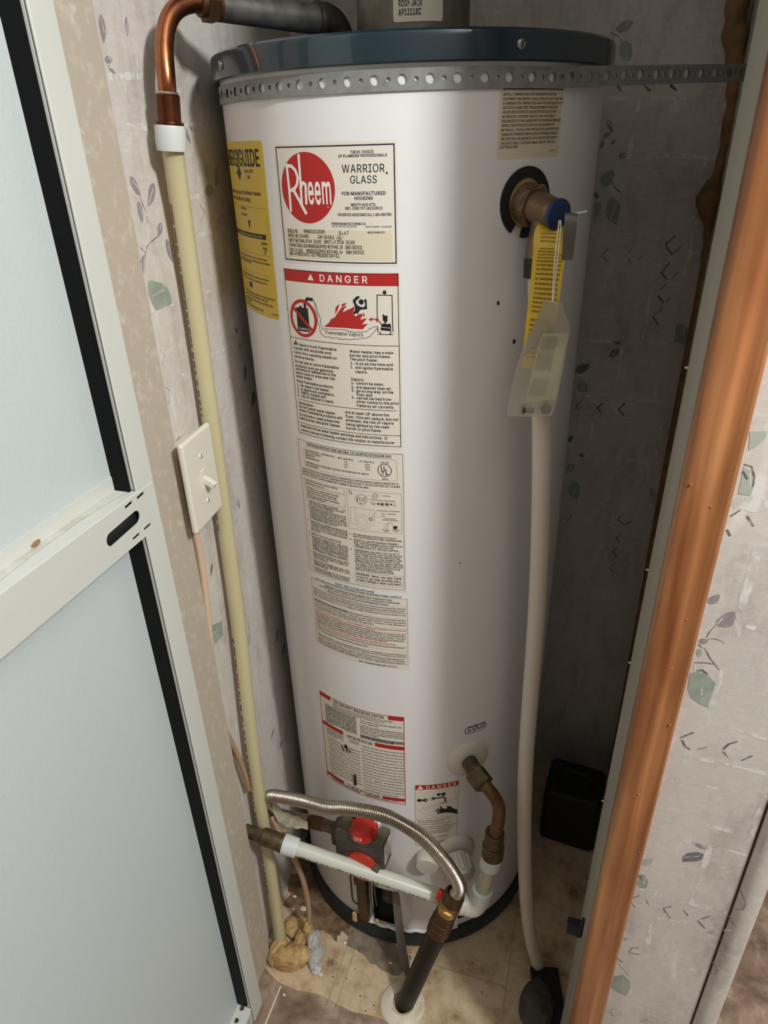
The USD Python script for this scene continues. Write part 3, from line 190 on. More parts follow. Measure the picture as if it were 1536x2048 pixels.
('scald_label', [('R', 'paper', [566, 2910, 1304, 4444]), ('B', 'K', 6, [578, 2928, 1288, 4424]), ('R', 'R', [584, 4319, 1289, 4424]), ('P', 'W', [(662, 4422), (712, 4336), (609, 4333)]), ('L', 'R', 5, [(662, 4392), (661, 4360)]), ('T', 'W', 'DANGER', 751, 1248, 4336, 72, 4), ('D', 'K', 645, 4069, 38, 0), ('D', 'K', 711, 4071, 25, 0), ('D', 'K', 746, 4070, 39, 0), ('D', 'W', 756, 4071, 14, 0), ('D', 'K', 861, 4096, 40, 7), ('D', 'K', 874, 4099, 26, 0), ('L', 'K', 40, [(887, 4097), (1035, 4104), (1071, 4067), (1073, 3982)]), ('D', 'K', 960, 4179, 31, 0), ('D', 'K', 1041, 4172, 39, 0), ('D', 'W', 1070, 4170, 10, 0), ('L', 'K', 24, [(960, 4179), (1066, 4190)]), ('L', 'K', 4, [(1227, 4322), (1233, 4046), (1282, 4025)]), ('L', 'K', 4, [(1233, 4041), (1135, 4009), (1069, 3983)]), ('L', 'K', 4, [(590, 3848), (975, 3961)]), ('L', 'K', 4, [(1279, 3983), (1215, 4000), (1135, 3976)]), ('L', 'K', 4, [(979, 3927), (663, 3832), (647, 3803), (663, 3774), (942, 3631), (995, 3606), (1272, 3597)]), ('L', 'K', 4, [(588, 3606), (812, 3615), (995, 3608)]), ('T', 'R', 'HOT', 991, 1123, 3940, 43, 1), ('P', 'K', [(902, 3807), (980, 3798), (934, 3835), (934, 3854), (999, 3818), (979, 3898), (998, 3895), (1032, 3830), (1072, 3811), (1111, 3820), (1097, 3881), (1164, 3844), (1220, 3779), (1289, 3726), (1288, 3615), (1181, 3690), (1073, 3720), (935, 3715), (935, 3744), (1007, 3754), (908, 3782)]), ('T', 'K', 'Water temperature over 125 F', 614, 1187, 3550, 29, 0), ('T', 'K', 'can cause severe burns', 614, 1066, 3510, 30, 0), ('T', 'K', 'instantly or death from scalds.', 613, 1192, 3460, 30, 0), ('T', 'K', 'Children, disabled and elderly are', 610, 1259, 3392, 30, 0), ('T', 'K', 'at highest risk of being scalded.', 613, 1219, 3342, 30, 0), ('T', 'K', 'See instruction manual before', 613, 1189, 3280, 30, 0), ('T', 'K', 'setting temperature at water heater.', 616, 1148, 3235, 30, 0), ('T', 'K', 'Feel water before bathing or', 615, 1147, 3123, 30, 0), ('T', 'K', 'showering.', 615, 760, 3072, 31, 0), ('T', 'K', 'Temperature limiting valves are', 615, 1211, 3012, 30, 0), ('T', 'K', 'available, see manual.', 614, 1019, 2967, 31, 0)]),
('cold_mark', [('T', 'K', 'COLD', 1409, 1705, 5464, 97, 1), ('L', 'K', 9, [(1402, 5424), (1701, 5424), (1731, 5454), (1731, 5527), (1701, 5557), (1402, 5557), (1372, 5527), (1372, 5454), (1402, 5424)])])]
PRINTS = {
'left': [
('lp', [(392, 14664), (339, 14427)], 0.45),
('lp', [(847, 14700), (801, 14522)], 0.35),
('lp', [(332, 14255), (458, 14194)], 0.3),
('lp', [(307, 14297), (450, 14313)], 0.45),
('lp', [(371, 13302), (516, 13104)], 0.45),
('lp', [(844, 13213), (628, 12994)], 0.42),
('lp', [(451, 13068), (455, 12848)], 0.45),
('lp', [(858, 12812), (724, 12681)], 0.5),
('lp', [(894, 12642), (969, 12367)], 0.42),
('lp', [(1768, 13747), (1866, 13576)], 0.4),
('lp', [(1900, 13760), (1979, 13710)], 0.5),
('lg', [(2189, 13392), (2211, 13172)], 0.35),
('lg', [(2521, 13298), (2402, 13062)], 0.4),
('lg', [(2063, 13035), (2332, 13074)], 0.5),
('lp', [(2282, 14235), (2245, 14083)], 0.3),
('lp', [(341, 12550), (293, 12358)], 0.3),
('s', [(501, 13099), (552, 12965), (557, 12843)], 8),
('s', [(167, 12429), (407, 12553), (459, 12621), (609, 12664), (727, 12687)], 8),
('s', [(319, 12627), (407, 12553), (338, 12476)], 7),
('s', [(1880, 12917), (1983, 12810), (1809, 12714)], 6),
('s', [(2133, 12825), (2221, 12759), (2102, 12684)], 6),
('pg', [(353, 12276), (443, 12266), (629, 12204), (735, 12137), (791, 12052), (790, 11941), (590, 11948), (411, 11942), (354, 12031), (313, 12157)]),
('pg', [(286, 10396), (399, 10442), (558, 10381), (467, 10361)]),
('lg', [(1503, 11610), (1522, 11434)], 0.25),
('lg', [(1500, 11344), (1482, 11133)], 0.42),
('s', [(1459, 11434), (1541, 11350)], 7),
('s', [(346, 11529), (401, 11428), (322, 11348)], 5),
('s', [(314, 11092), (392, 11018)], 5),
('s', [(373, 10968), (298, 10888)], 5),
('ld', [(2624, 10693), (2537, 10431)], 0.35),
('ld', [(2523, 11029), (2512, 10925)], 0.4),
('ld', [(2443, 11259), (2504, 11174)], 0.5),
('ld', [(2838, 10209), (2667, 9993)], 0.45),
('s', [(2244, 9680), (2194, 9602), (2290, 9492)], 6),
('s', [(2300, 9294), (2176, 9247), (2190, 9138)], 5),
('lp', [(1743, 8881), (1756, 8708)], 0.4),
('s', [(1273, 8216), (1219, 8160), (1298, 8065)], 5),
('s', [(1399, 7927), (1463, 7855)], 5),
('s', [(1307, 7874), (1206, 7829), (1299, 7716)], 5),
('s', [(1303, 7572), (1167, 7495), (1301, 7323), (1442, 7377)], 5),
('lg', [(1496, 6777), (1457, 6614)], 0.3),
('lg', [(1480, 6504), (1200, 6384)], 0.35),
('s', [(1279, 6696), (1334, 6574), (1492, 6541)], 7),
('lp', [(1886, 4047), (1654, 3972)], 0.4),
('lg', [(2451, 3474), (2191, 3380)], 0.3),
('ld', [(2124, 3481), (1965, 3379)], 0.4),
('s', [(1297, 3971), (1158, 3884), (1222, 3784)], 5),
('s', [(2481, 6304), (2387, 6275)], 8),
('ld', [(2593, 5794), (2439, 5581)], 0.4),
('ld', [(2787, 5300), (2603, 5103)], 0.4),
('pg', [(339, 7593), (428, 7543), (654, 7426), (623, 7201), (367, 7241), (297, 7389)]),
('ld', [(671, 8424), (577, 8274)], 0.4),
('ld', [(350, 5178), (218, 5011)], 0.4),
('w', [(305, 14160), (707, 14194), (1067, 14211)], 42),
('w', [(323, 13738), (678, 13751), (1035, 13751)], 42),
('w', [(1762, 13774), (2123, 13788), (2476, 13805)], 24),
('w', [(1662, 13012), (2161, 13007)], 34),
('w', [(1572, 12579), (2119, 12573)], 30),
('w', [(889, 14512), (909, 14349), (917, 14244)], 20),
('w', [(578, 14130), (594, 13933)], 14),
('w', [(1097, 12630), (973, 12380)], 8),
('w', [(306, 11925), (528, 11934), (800, 11936)], 22),
('w', [(1538, 11907), (1953, 11881)], 20),
('w', [(1496, 11120), (2121, 11074)], 20),
('w', [(504, 11112), (836, 11100)], 24),
('w', [(1755, 10248), (2133, 10194)], 18),
('w', [(544, 10925), (540, 10693), (539, 10421)], 18),
('w', [(1654, 12034), (1635, 11673), (1626, 11328)], 12),
('w', [(1530, 10830), (1586, 10538)], 34),
('w', [(1381, 10120), (1446, 9653)], 20),
('w', [(1359, 9274), (2184, 9120)], 16),
('w', [(567, 11809), (561, 11514), (558, 11133)], 12),
('w', [(1551, 7737), (2118, 7642)], 16),
('w', [(1558, 8101), (1589, 7712)], 12),
('w', [(1119, 6336), (1502, 6264), (1969, 6179)], 16),
('w', [(1756, 5410), (2090, 5301)], 12),
('w', [(1050, 5552), (1345, 5452)], 12),
('w', [(1459, 5321), (1485, 5065)], 14),
('w', [(1633, 5188), (1685, 4823)], 14),
('w', [(1055, 4706), (1602, 4554)], 12),
('w', [(1024, 4282), (1969, 4019)], 12),
('w', [(1943, 7329), (1979, 7127)], 20),
('s', [(2234, 2198), (2388, 1613)], 3)],
'front': [
('lg2', [(3771, 11489), (3892, 11500), (3892, 11445), (3844, 11362), (3797, 11329)]),
('pg2', [(3796, 10945), (3795, 11074), (3788, 11190), (3846, 11158), (3897, 11066), (3891, 10942)]),
('s', [(3792, 11210), (3846, 11197), (3883, 11114), (3889, 11026)], 8),
('s', [(3797, 11143), (3833, 11088)], 14),
('s', [(3783, 10739), (3838, 10798)], 16),
('s', [(3905, 10751), (3967, 10671)], 16),
('s', [(3783, 10603), (3811, 10559)], 18),
('lp', [(3774, 9844), (3844, 9958)], 0.6),
('lp2', [(3890, 9612), (3871, 9661), (3896, 9732), (3944, 9786), (3997, 9803), (4019, 9742), (4005, 9642), (3957, 9615)]),
('lp', [(3880, 9637), (3907, 9727)], 0.5),
('s', [(3876, 9636), (3835, 9535), (3826, 9479)], 6),
('s', [(3831, 9453), (3885, 9478), (3946, 9466), (3986, 9438)], 6),
('lp', [(3768, 9412), (3847, 9443)], 0.8),
('s', [(3828, 9357), (3898, 9247), (3949, 9188), (3997, 9131)], 8),
('s', [(3780, 9171), (3878, 9189), (3939, 9186)], 7),
('lg', [(3787, 9334), (3799, 9239)], 0.5),
('s', [(3773, 9386), (3809, 9352)], 8),
('pg', [(3758, 9030), (3799, 9061), (3901, 9063), (3996, 8963), (3986, 8821), (3985, 8655), (3907, 8681), (3824, 8736), (3770, 8842)]),
('s', [(3821, 9081), (3854, 9098), (3901, 9063)], 16),
('w', [(3783, 9151), (3803, 9026), (3869, 8866)], 7),
('s', [(3814, 8208), (3910, 8300)], 16),
('s', [(3833, 8173), (3872, 8102), (3921, 8075)], 14),
('s', [(3994, 8096), (4066, 8150)], 8),
('s', [(4217, 8169), (4251, 8244), (4315, 8294)], 16),
('s', [(4220, 8129), (4295, 8045)], 12),
('s', [(4403, 8061), (4476, 8145)], 12),
('lp', [(4204, 6714), (4333, 6669)], 0.45),
('lpd', [(4134, 6374), (4126, 6461), (4163, 6544), (4256, 6593), (4319, 6579), (4314, 6492), (4271, 6437)]),
('lg2', [(3744, 6168), (3737, 6265), (3841, 6324), (3834, 6237), (3792, 6165)]),
('pg', [(3737, 5787), (3741, 5997), (3789, 5994), (3843, 5890), (3840, 5784), (3796, 5754)]),
('s', [(3735, 5972), (3776, 5897)], 12),
('s', [(3726, 5545), (3788, 5615)], 9),
('s', [(3721, 5446), (3765, 5379)], 8),
('s', [(3860, 5579), (3912, 5481)], 8),
('s', [(4147, 5562), (4072, 5492), (4116, 5414), (4172, 5342)], 14),
('s', [(4284, 5551), (4342, 5475)], 14),
('s', [(4487, 5469), (4564, 5558)], 18),
('s', [(4461, 5426), (4553, 5322)], 12),
('s', [(3818, 4460), (3848, 4570), (3915, 4611)], 10),
('s', [(3827, 4451), (3950, 4472)], 9),
('lp', [(3708, 4267), (3791, 4212)], 0.5),
('s', [(3736, 4169), (3885, 3963)], 7),
('lp', [(3729, 4685), (3779, 4749)], 0.5),
('pg', [(3718, 3639), (3721, 3861), (3810, 3952), (3913, 3863), (3939, 3730), (3922, 3507), (3819, 3516), (3732, 3587)]),
('w', [(3729, 3923), (3769, 3785), (3813, 3691)], 7),
('s', [(3822, 3117), (3764, 3068), (3820, 2942)], 7),
('s', [(4164, 3003), (4243, 3113)], 7),
('w', [(3787, 5726), (4215, 5687), (4687, 5704)], 36),
('w', [(4084, 6710), (4368, 6734), (4721, 6714)], 30),
('w', [(4008, 4474), (4355, 4488), (4689, 4445)], 28),
('w', [(3992, 5272), (4343, 5322)], 26),
('w', [(4354, 6677), (4352, 6335), (4345, 5975), (4355, 5689)], 46),
('w', [(4008, 5254), (4001, 4870), (4004, 4499)], 40),
('w', [(4705, 7661), (4704, 7286), (4699, 6911)], 40),
('w', [(3710, 7571), (4090, 7608), (4443, 7602)], 22),
('w', [(4038, 10442), (4048, 10244), (4038, 9974), (4059, 9541)], 50),
('w', [(4121, 9659), (4295, 9642)], 36),
('w', [(4188, 8463), (4565, 8381)], 30),
('w', [(3774, 7957), (4207, 7969), (4659, 7942)], 30),
('w', [(4012, 9118), (4020, 8859), (4010, 8631)], 34),
('w', [(4059, 10451), (4121, 10449)], 50),
('w', [(4288, 7040), (4509, 7021)], 40),
('w', [(4351, 7220), (4487, 7316)], 26),
('w', [(4154, 6054), (4287, 6198)], 20),
('w', [(3810, 10856), (4030, 10884)], 90)],
'trim': [
('s', [(4732, 6276), (4824, 6073), (4818, 5968), (4752, 5950)], 16),
('s', [(4713, 5795), (4787, 5665)], 16),
('lp', [(4701, 5518), (4796, 5563)], 0.5),
('s', [(4713, 5353), (4795, 5221), (4784, 5153), (4710, 5116)], 12),
('s', [(4704, 4896), (4776, 4764), (4779, 4673), (4699, 4658)], 11)],
'back': [
('lp', [(2289, 14825), (2527, 14911)], 0.5),
('pg', [(2362, 14622), (2378, 14683), (2462, 14699), (2531, 14654), (2554, 14542), (2542, 14452), (2430, 14465), (2381, 14538)]),
('lp', [(2277, 14668), (2283, 14557)], 0.5),
('s', [(2229, 14801), (2328, 14761), (2400, 14695)], 8),
('s', [(2265, 14765), (2280, 14709)], 8),
('pd', [(3818, 15073), (3983, 15062), (3987, 14973), (3817, 14972)]),
('w', [(3948, 15064), (3924, 14971)], 12),
('s', [(2400, 14152), (2464, 14083)], 18),
('s', [(2776, 14135), (2857, 14075)], 16),
('s', [(3135, 14128), (3212, 14068)], 20),
('lp', [(2313, 13727), (2410, 13551)], 0.4),
('lp', [(2273, 13503), (2391, 13552)], 0.6),
('lp', [(2411, 13394), (2459, 13463)], 0.5),
('lp', [(2263, 13344), (2287, 13467)], 0.5),
('lp', [(2551, 13195), (2613, 13301)], 0.6),
('s', [(2606, 13212), (2650, 13238)], 8),
('pg', [(2290, 12946), (2343, 13000), (2472, 13053), (2511, 12979), (2468, 12851), (2385, 12806), (2321, 12853)]),
('s', [(2461, 12907), (2544, 12795), (2640, 12729)], 8),
('pg', [(2433, 12494), (2456, 12627), (2520, 12674), (2651, 12570), (2656, 12456), (2631, 12264), (2504, 12321), (2444, 12399)]),
('pg', [(2260, 12340), (2253, 12609), (2352, 12590), (2379, 12495), (2300, 12341)]),
('ld', [(2239, 12742), (2306, 12638)], 0.5),
('s', [(2543, 11918), (2467, 11817)], 10),
('s', [(2487, 11786), (2547, 11716)], 14),
('s', [(2905, 11922), (2875, 11852)], 6),
('s', [(3020, 11744), (3071, 11805)], 9),
('s', [(2867, 11762), (2925, 11702)], 7),
('s', [(3519, 12110), (3407, 11996), (3431, 11928), (3519, 11845)], 12),
('s', [(3528, 11845), (3651, 11979)], 8),
('s', [(3501, 11712), (3406, 11560)], 10),
('s', [(3406, 11560), (3496, 11464)], 14),
('s', [(3578, 11472), (3642, 11565)], 8),
('s', [(3504, 11379), (3418, 11290)], 14),
('s', [(3413, 11190), (3507, 11099)], 16),
('s', [(3539, 11089), (3588, 11164)], 8),
('s', [(3502, 11004), (3385, 10871)], 10),
('s', [(3389, 10850), (3482, 10735)], 14),
('pg', [(3754, 10757), (3854, 10761), (3965, 10680), (4011, 10552), (3992, 10420), (3765, 10464)]),
('w', [(2318, 13998), (2907, 13982), (3535, 13949)], 20),
('w', [(2730, 13948), (2703, 13543), (2682, 13211)], 28),
('w', [(2642, 13229), (3297, 13229), (3992, 13184)], 30),
('w', [(3900, 13854), (3898, 13542), (3932, 13219)], 34),
('w', [(3780, 13171), (3768, 12728), (3751, 12342), (3774, 11825), (3746, 11527)], 26),
('w', [(3629, 12342), (3954, 12305)], 28),
('w', [(2835, 12070), (3306, 12083)], 14),
('w', [(3317, 12073), (3279, 11476), (3279, 10496)], 24),
('w', [(2283, 11578), (3143, 11585)], 14),
('w', [(3805, 11865), (3999, 11848)], 16),
('w', [(2232, 10435), (3141, 10422), (4009, 10443)], 16),
('pd', [(2807, 10424), (2937, 10420), (2924, 10367), (2843, 10377)]),
('lpd', [(2760, 10158), (2806, 10277), (2921, 10314), (2914, 10209), (2841, 10151)]),
('ld', [(2240, 9856), (2472, 10012)], 0.55),
('pg', [(2282, 9647), (2358, 9719), (2459, 9659), (2482, 9503), (2361, 9495), (2295, 9558)]),
('s', [(2409, 9339), (2319, 9240), (2375, 9151)], 10),
('s', [(2770, 9309), (2684, 9233), (2757, 9147)], 14),
('s', [(3129, 9336), (3050, 9228), (3146, 9126)], 14),
('ld', [(2254, 8520), (2305, 8671)], 0.5),
('ld', [(2464, 8295), (2567, 8256)], 0.6),
('pg', [(2240, 7970), (2305, 8104), (2418, 8090), (2389, 7935), (2282, 7885)]),
('pg', [(2345, 7464), (2367, 7702), (2478, 7727), (2561, 7620), (2538, 7355), (2420, 7394)]),
('pg', [(3788, 7613), (3789, 7753), (3874, 7750), (3907, 7602), (3852, 7544)]),
('s', [(3402, 7175), (3321, 7031), (3448, 6913), (3555, 7022)], 9),
('s', [(3406, 6717), (3340, 6612), (3421, 6513)], 9),
('s', [(3398, 6426), (3320, 6316), (3392, 6200)], 11),
('s', [(3387, 6056), (3299, 5927), (3385, 5795)], 10),
('s', [(2460, 6996), (2381, 6849)], 9),
('w', [(2633, 8939), (2643, 8264)], 22),
('w', [(2304, 9434), (3746, 9406)], 18),
('w', [(2623, 9031), (3441, 9008)], 18),
('w', [(2597, 8284), (3839, 8265)], 24),
('w', [(3796, 8946), (3811, 8311)], 30),
('w', [(3674, 8248), (3687, 6947)], 26),
('w', [(2724, 7112), (3130, 7125)], 16),
('w', [(3218, 7137), (3202, 5954)], 22),
('w', [(2245, 10407), (2907, 10418), (3588, 10431)], 16),
('w', [(2963, 10296), (2962, 9515)], 18)],
}

# ------------------------------------------------------------------ materials
R = 0.23
def wallpaper(name, base, hi, lo):
    n = {'tc': ('texture_coordinate', {}), 'm1': ('mapping', {'scale': (1, 1, .35)}), 'm2': ('mapping', {'scale': (1, 1, 2.2)}),
         'n1': ('noise_texture', {'scale': 26.0, 'detail': 5.0, 'roughness': .65}), 'n2': ('noise_texture', {'scale': 60.0, 'detail': 6.0, 'roughness': .7}),
         'n3': ('noise_texture', {'scale': 7.0, 'detail': 3.0}), 'r1': ('rgb_ramp', {'ramp': [(.36, lin(*lo)), (.5, lin(*base)), (.60, lin(*base)), (.68, lin(*hi))]}),
         'r2': ('rgb_ramp', {'ramp': [(.48, (0, 0, 0)), (.68, (1, 1, 1))]}), 'r3': ('rgb_ramp', {'ramp': [(.35, (.93, .93, .93)), (.65, (1, 1, 1))]}),
         'mx': ('mix_color', {'b': lin(*hi)}), 'ml': ('mix_color', {'blend_type': 'multiply', 'fac': 1.0}), 'k': ('math', {'math_type': 'multiply', 'value2': .5}),
         'bu': ('bump', {'strength': .25, 'distance': .0012}), 'p': ('principled_bsdf', {'roughness': .62})}
    l = [('tc.object', 'm1.vector'), ('tc.object', 'm2.vector'), ('m1.vector', 'n1.vector'), ('m2.vector', 'n2.vector'), ('tc.object', 'n3.vector'), ('n1.fac', 'r1.fac'), ('n2.fac', 'r2.fac'), ('n3.fac', 'r3.fac'),
         ('r2.color', 'k.value1'), ('k.value', 'mx.fac'), ('r1.color', 'mx.a'), ('mx.result', 'ml.a'), ('r3.color', 'ml.b'), ('ml.result', 'p.base_color'), ('n2.fac', 'bu.height'), ('bu.normal', 'p.normal')]
    MATS[name] = usdkit.material(stage, '/World/Looks/' + name, n, l, surface='p.BSDF')
wallpaper('wallpaper', (210, 203, 197), (228, 224, 219), (193, 183, 177))
mat('print_green', (146, 157, 146), .62, noise=(50, (170, 178, 168), .42, .72))
mat('print_dark', (120, 118, 120), .62); mat('print_palegreen', (178, 185, 174), .62)
def faded(name, rgb, scale, lo, hi, stretch=(1, 1, 1)):
    MATS[name] = usdkit.material(stage, '/World/Looks/' + name, {'tc': ('texture_coordinate', {}), 'mp': ('mapping', {'scale': stretch}), 'nz': ('noise_texture', {'scale': float(scale), 'detail': 5.0, 'roughness': .7}), 'rp': ('rgb_ramp', {'ramp': [(lo, (0, 0, 0)), (hi, (1, 1, 1))]}),
        'p': ('principled_bsdf', {'base_color': lin(*rgb), 'roughness': .62}), 'tr': ('transparent_bsdf', {'color': (1, 1, 1)}), 'mx': ('mix_closure', {})}, [('tc.object', 'mp.vector'), ('mp.vector', 'nz.vector'), ('nz.fac', 'rp.fac'), ('rp.color', 'mx.fac'), ('tr.BSDF', 'mx.closure1'), ('p.BSDF', 'mx.closure2')], surface='mx.closure')
faded('print_mortar', (226, 222, 217), 75, .36, .54, (1, 1, .6)); faded('print_purple', (158, 147, 155), 60, .22, .60, (1, 1, .5)); faded('print_stroke', (112, 103, 107), 120, .25, .55)
mat('jamb_board', (184, 172, 156), .6, noise=(90, (204, 194, 180), .52, .72), bump=(120, .15, .001))
mat('gray_board', (150, 143, 130), .75, noise=(20, (160, 152, 140), .4, .7, (1, 1, .2)))
def wood(name, a, b, c):
    n = {'tc': ('texture_coordinate', {}), 'mp': ('mapping', {'scale': (1, 1, .035)}), 'n1': ('noise_texture', {'scale': 70.0, 'detail': 4.0, 'distortion': .4}), 'm2': ('mapping', {'scale': (1, 1, .16)}), 'n2': ('noise_texture', {'scale': 22.0, 'detail': 3.0}),
         'r1': ('rgb_ramp', {'ramp': [(.3, lin(*c)), (.5, lin(*a)), (.7, lin(*b))]}), 'r2': ('rgb_ramp', {'ramp': [(.40, (.66, .58, .5)), (.58, (1, 1, 1))]}), 'ml': ('mix_color', {'blend_type': 'multiply', 'fac': 1.0}), 'p': ('principled_bsdf', {'roughness': .42, 'coat_weight': .15, 'coat_roughness': .3})}
    l = [('tc.object', 'mp.vector'), ('mp.vector', 'n1.vector'), ('tc.object', 'm2.vector'), ('m2.vector', 'n2.vector'), ('n1.fac', 'r1.fac'), ('n2.fac', 'r2.fac'), ('r1.color', 'ml.a'), ('r2.color', 'ml.b'), ('ml.result', 'p.base_color')]
    MATS[name] = usdkit.material(stage, '/World/Looks/' + name, n, l, surface='p.BSDF')
wood('oak_casing', (172, 112, 70), (194, 138, 92), (136, 78, 44))
mat('door_panel', (197, 206, 208), .5, bump=(260, .35, .0008)); mat('door_white', (206, 208, 203), .42, bump=(300, .12, .0005)); mat('rubber_black', (3, 3, 4), .6, spec=.2); mat('dust', (186, 180, 166), .8, noise=(60, (206, 208, 203), .35, .6)); mat('rust_spot', (150, 110, 80), .8)
mat('room_paint', (150, 144, 137), .8); mat('ceiling_paint', (214, 210, 204), .9)
mat('jacket', (231, 228, 229), .3, coat=.3, bump=(700, .04, .0003)); mat('cap_green', (24, 42, 52), .28, coat=.5); mat('ring_green', (26, 38, 40), .5)
mat('strap_steel', (146, 147, 145), .5, metal=.3, noise=(90, (128, 129, 128), .4, .7)); mat('screw_steel', (176, 174, 168), .35, metal=.9); mat('hole_dark', (12, 12, 12), .9)
mat('copper', (176, 112, 78), .28, metal=1., noise=(60, (128, 70, 46), .5, .75)); mat('copper_dark', (112, 62, 40), .32, metal=.9, noise=(50, (80, 44, 30), .4, .7)); mat('solder', (196, 186, 174), .4, metal=.9)
mat('brass_old', (108, 92, 68), .48, metal=.6, noise=(80, (74, 60, 44), .4, .7)); mat('brass_bright', (196, 168, 118), .28, metal=1.); mat('brass_brown', (96, 70, 50), .4, metal=.75); mat('bronze_flex', (116, 84, 54), .5, metal=.5, noise=(70, (92, 64, 42), .4, .7))
mat('galvanized', (128, 127, 122), .42, metal=.75, noise=(45, (92, 90, 86), .42, .7)); mat('galvanized_dark', (58, 54, 50), .5, metal=.6, noise=(60, (96, 92, 84), .5, .8)); mat('flue_metal', (112, 106, 98), .5, metal=.6, noise=(30, (140, 134, 124), .45, .7))
mat('pipe_cream', (198, 188, 150), .4, sub=.15, coat=.2); mat('pipe_shadow_edge', (176, 136, 78), .4, sub=.2); mat('ring_white', (208, 212, 212), .4); mat('pipe_ivory', (208, 198, 182), .4); mat('print_violet', (112, 84, 92), .6); mat('print_rust', (120, 62, 48), .6)
mat('pex_white', (206, 208, 196), .3, sub=.15, coat=.3); mat('pex_clear', (188, 184, 164), .3, sub=.2, coat=.3); mat('plastic_white', (206, 200, 188), .45); mat('ink', (60, 54, 56), .6)
mat('iron_black', (30, 26, 23), .45, metal=.4, noise=(60, (42, 34, 28), .4, .7)); mat('stainless', (176, 166, 152), .26, metal=1.); mat('valve_gray', (62, 56, 52), .5, noise=(60, (76, 70, 64), .4, .7)); mat('valve_top', (104, 96, 78), .5, metal=.3); mat('knob_red', (196, 34, 26), .35, coat=.3); mat('dial_red', (186, 52, 34), .4); mat('pale_print', (118, 112, 108), .6); mat('white_print', (236, 226, 220), .6)
mat('label_paper', (226, 218, 207), .45); mat('label_cream', (219, 208, 184), .5); mat('label_yellow', (216, 184, 62), .4); mat('ink_black', (26, 23, 24), .55); mat('ink_navy', (28, 30, 52), .55); mat('ink_red', (178, 32, 30), .5); mat('ink_white', (236, 230, 224), .55); mat('ink_yellow', (196, 166, 60), .5)
mat('hollow_shade_gray', (30, 31, 33), .5); mat('tag_yellow', (222, 182, 54), .45); mat('tag_ink', (66, 48, 18), .6); mat('valve_bronze', (134, 108, 84), .42, metal=.6, noise=(70, (98, 76, 58), .42, .7)); mat('cap_blue', (26, 52, 98), .45); mat('lever_steel', (122, 118, 112), .4, metal=.7); mat('gasket_black', (20, 19, 19), .6); mat('foam_tan', (206, 170, 118), .8, noise=(40, (184, 144, 92), .4, .7), sub=.1)
mat('foam_amber', (204, 170, 116), .6, noise=(30, (158, 118, 74), .42, .66), sub=.2, bump=(120, .4, .002)); mat('foam_brown', (150, 116, 70), .7, noise=(40, (112, 82, 48), .4, .7)); mat('caulk_gray', (182, 181, 178), .25, sub=.3, coat=.4, bump=(80, .4, .002)); mat('string', (226, 216, 200), .8); mat('card_green', (222, 222, 182), .55); mat('card_ink', (140, 140, 112), .6); mat('screw_brown', (74, 54, 46), .45, metal=.4)
mat('cable_beige', (214, 184, 156), .45, coat=.2); mat('cable_brown', (172, 140, 112), .5); mat('switch_ivory', (226, 221, 208), .32, coat=.3); mat('paper_tag', (206, 198, 176), .8, noise=(60, (170, 160, 136), .5, .75)); mat('flat_gray', (112, 104, 96), .55, metal=.3); mat('boot_gray', (64, 58, 54), .7, noise=(40, (84, 76, 68), .4, .7)); mat('escutcheon', (214, 206, 188), .5, noise=(50, (196, 176, 146), .5, .72)); mat('flake', (212, 204, 186), .7); mat('burner_brown', (92, 70, 46), .5, metal=.5, noise=(50, (66, 48, 34), .4, .7)); mat('clip_black', (26, 24, 23), .6); mat('flat_black', (13, 13, 14), .6)
n = {'tc': ('texture_coordinate', {}), 'n1': ('noise_texture', {'scale': 14.0, 'detail': 6.0, 'roughness': .65}), 'n2': ('noise_texture', {'scale': 60.0, 'detail': 5.0}), 'r1': ('rgb_ramp', {'ramp': [(.30, lin(120, 92, 68)), (.40, lin(178, 152, 120)), (.52, lin(202, 180, 148)), (.7, lin(214, 196, 166))]}),
     'r2': ('rgb_ramp', {'ramp': [(.36, (.7, .64, .58)), (.48, (1, 1, 1))]}), 'ml': ('mix_color', {'blend_type': 'multiply', 'fac': .5}), 'p': ('principled_bsdf', {'roughness': .5})}
MATS['linoleum'] = usdkit.material(stage, '/World/Looks/linoleum', n, [('tc.object', 'n1.vector'), ('tc.object', 'n2.vector'), ('n1.fac', 'r1.fac'), ('n2.fac', 'r2.fac'), ('r1.color', 'ml.a'), ('r2.color', 'ml.b'), ('ml.result', 'p.base_color')], surface='p.BSDF')
n = {'tc': ('texture_coordinate', {}), 'n1': ('noise_texture', {'scale': 11.0, 'detail': 7.0, 'roughness': .66, 'distortion': .8}), 'n2': ('noise_texture', {'scale': 40.0, 'detail': 5.0}), 'r1': ('rgb_ramp', {'ramp': [(.34, lin(112, 88, 74)), (.48, lin(146, 122, 106)), (.6, lin(176, 154, 136)), (.72, lin(204, 190, 174))]}),
     'r2': ('rgb_ramp', {'ramp': [(.4, (.8, .76, .74)), (.6, (1, 1, 1))]}), 'ml': ('mix_color', {'blend_type': 'multiply', 'fac': .7}), 'p': ('principled_bsdf', {'roughness': .42})}
MATS['vinyl'] = usdkit.material(stage, '/World/Looks/vinyl', n, [('tc.object', 'n1.vector'), ('tc.object', 'n2.vector'), ('n1.fac', 'r1.fac'), ('n2.fac', 'r2.fac'), ('r1.color', 'ml.a'), ('r2.color', 'ml.b'), ('ml.result', 'p.base_color')], surface='p.BSDF')
mat('tile_line', (172, 148, 118), .6); mat('dirt', (70, 50, 36), .9); mat('old_dirt', (140, 112, 84), .8, noise=(40, (96, 72, 52), .4, .6)); mat('gray_dirt', (150, 136, 118), .6, noise=(40, (112, 98, 84), .4, .65))
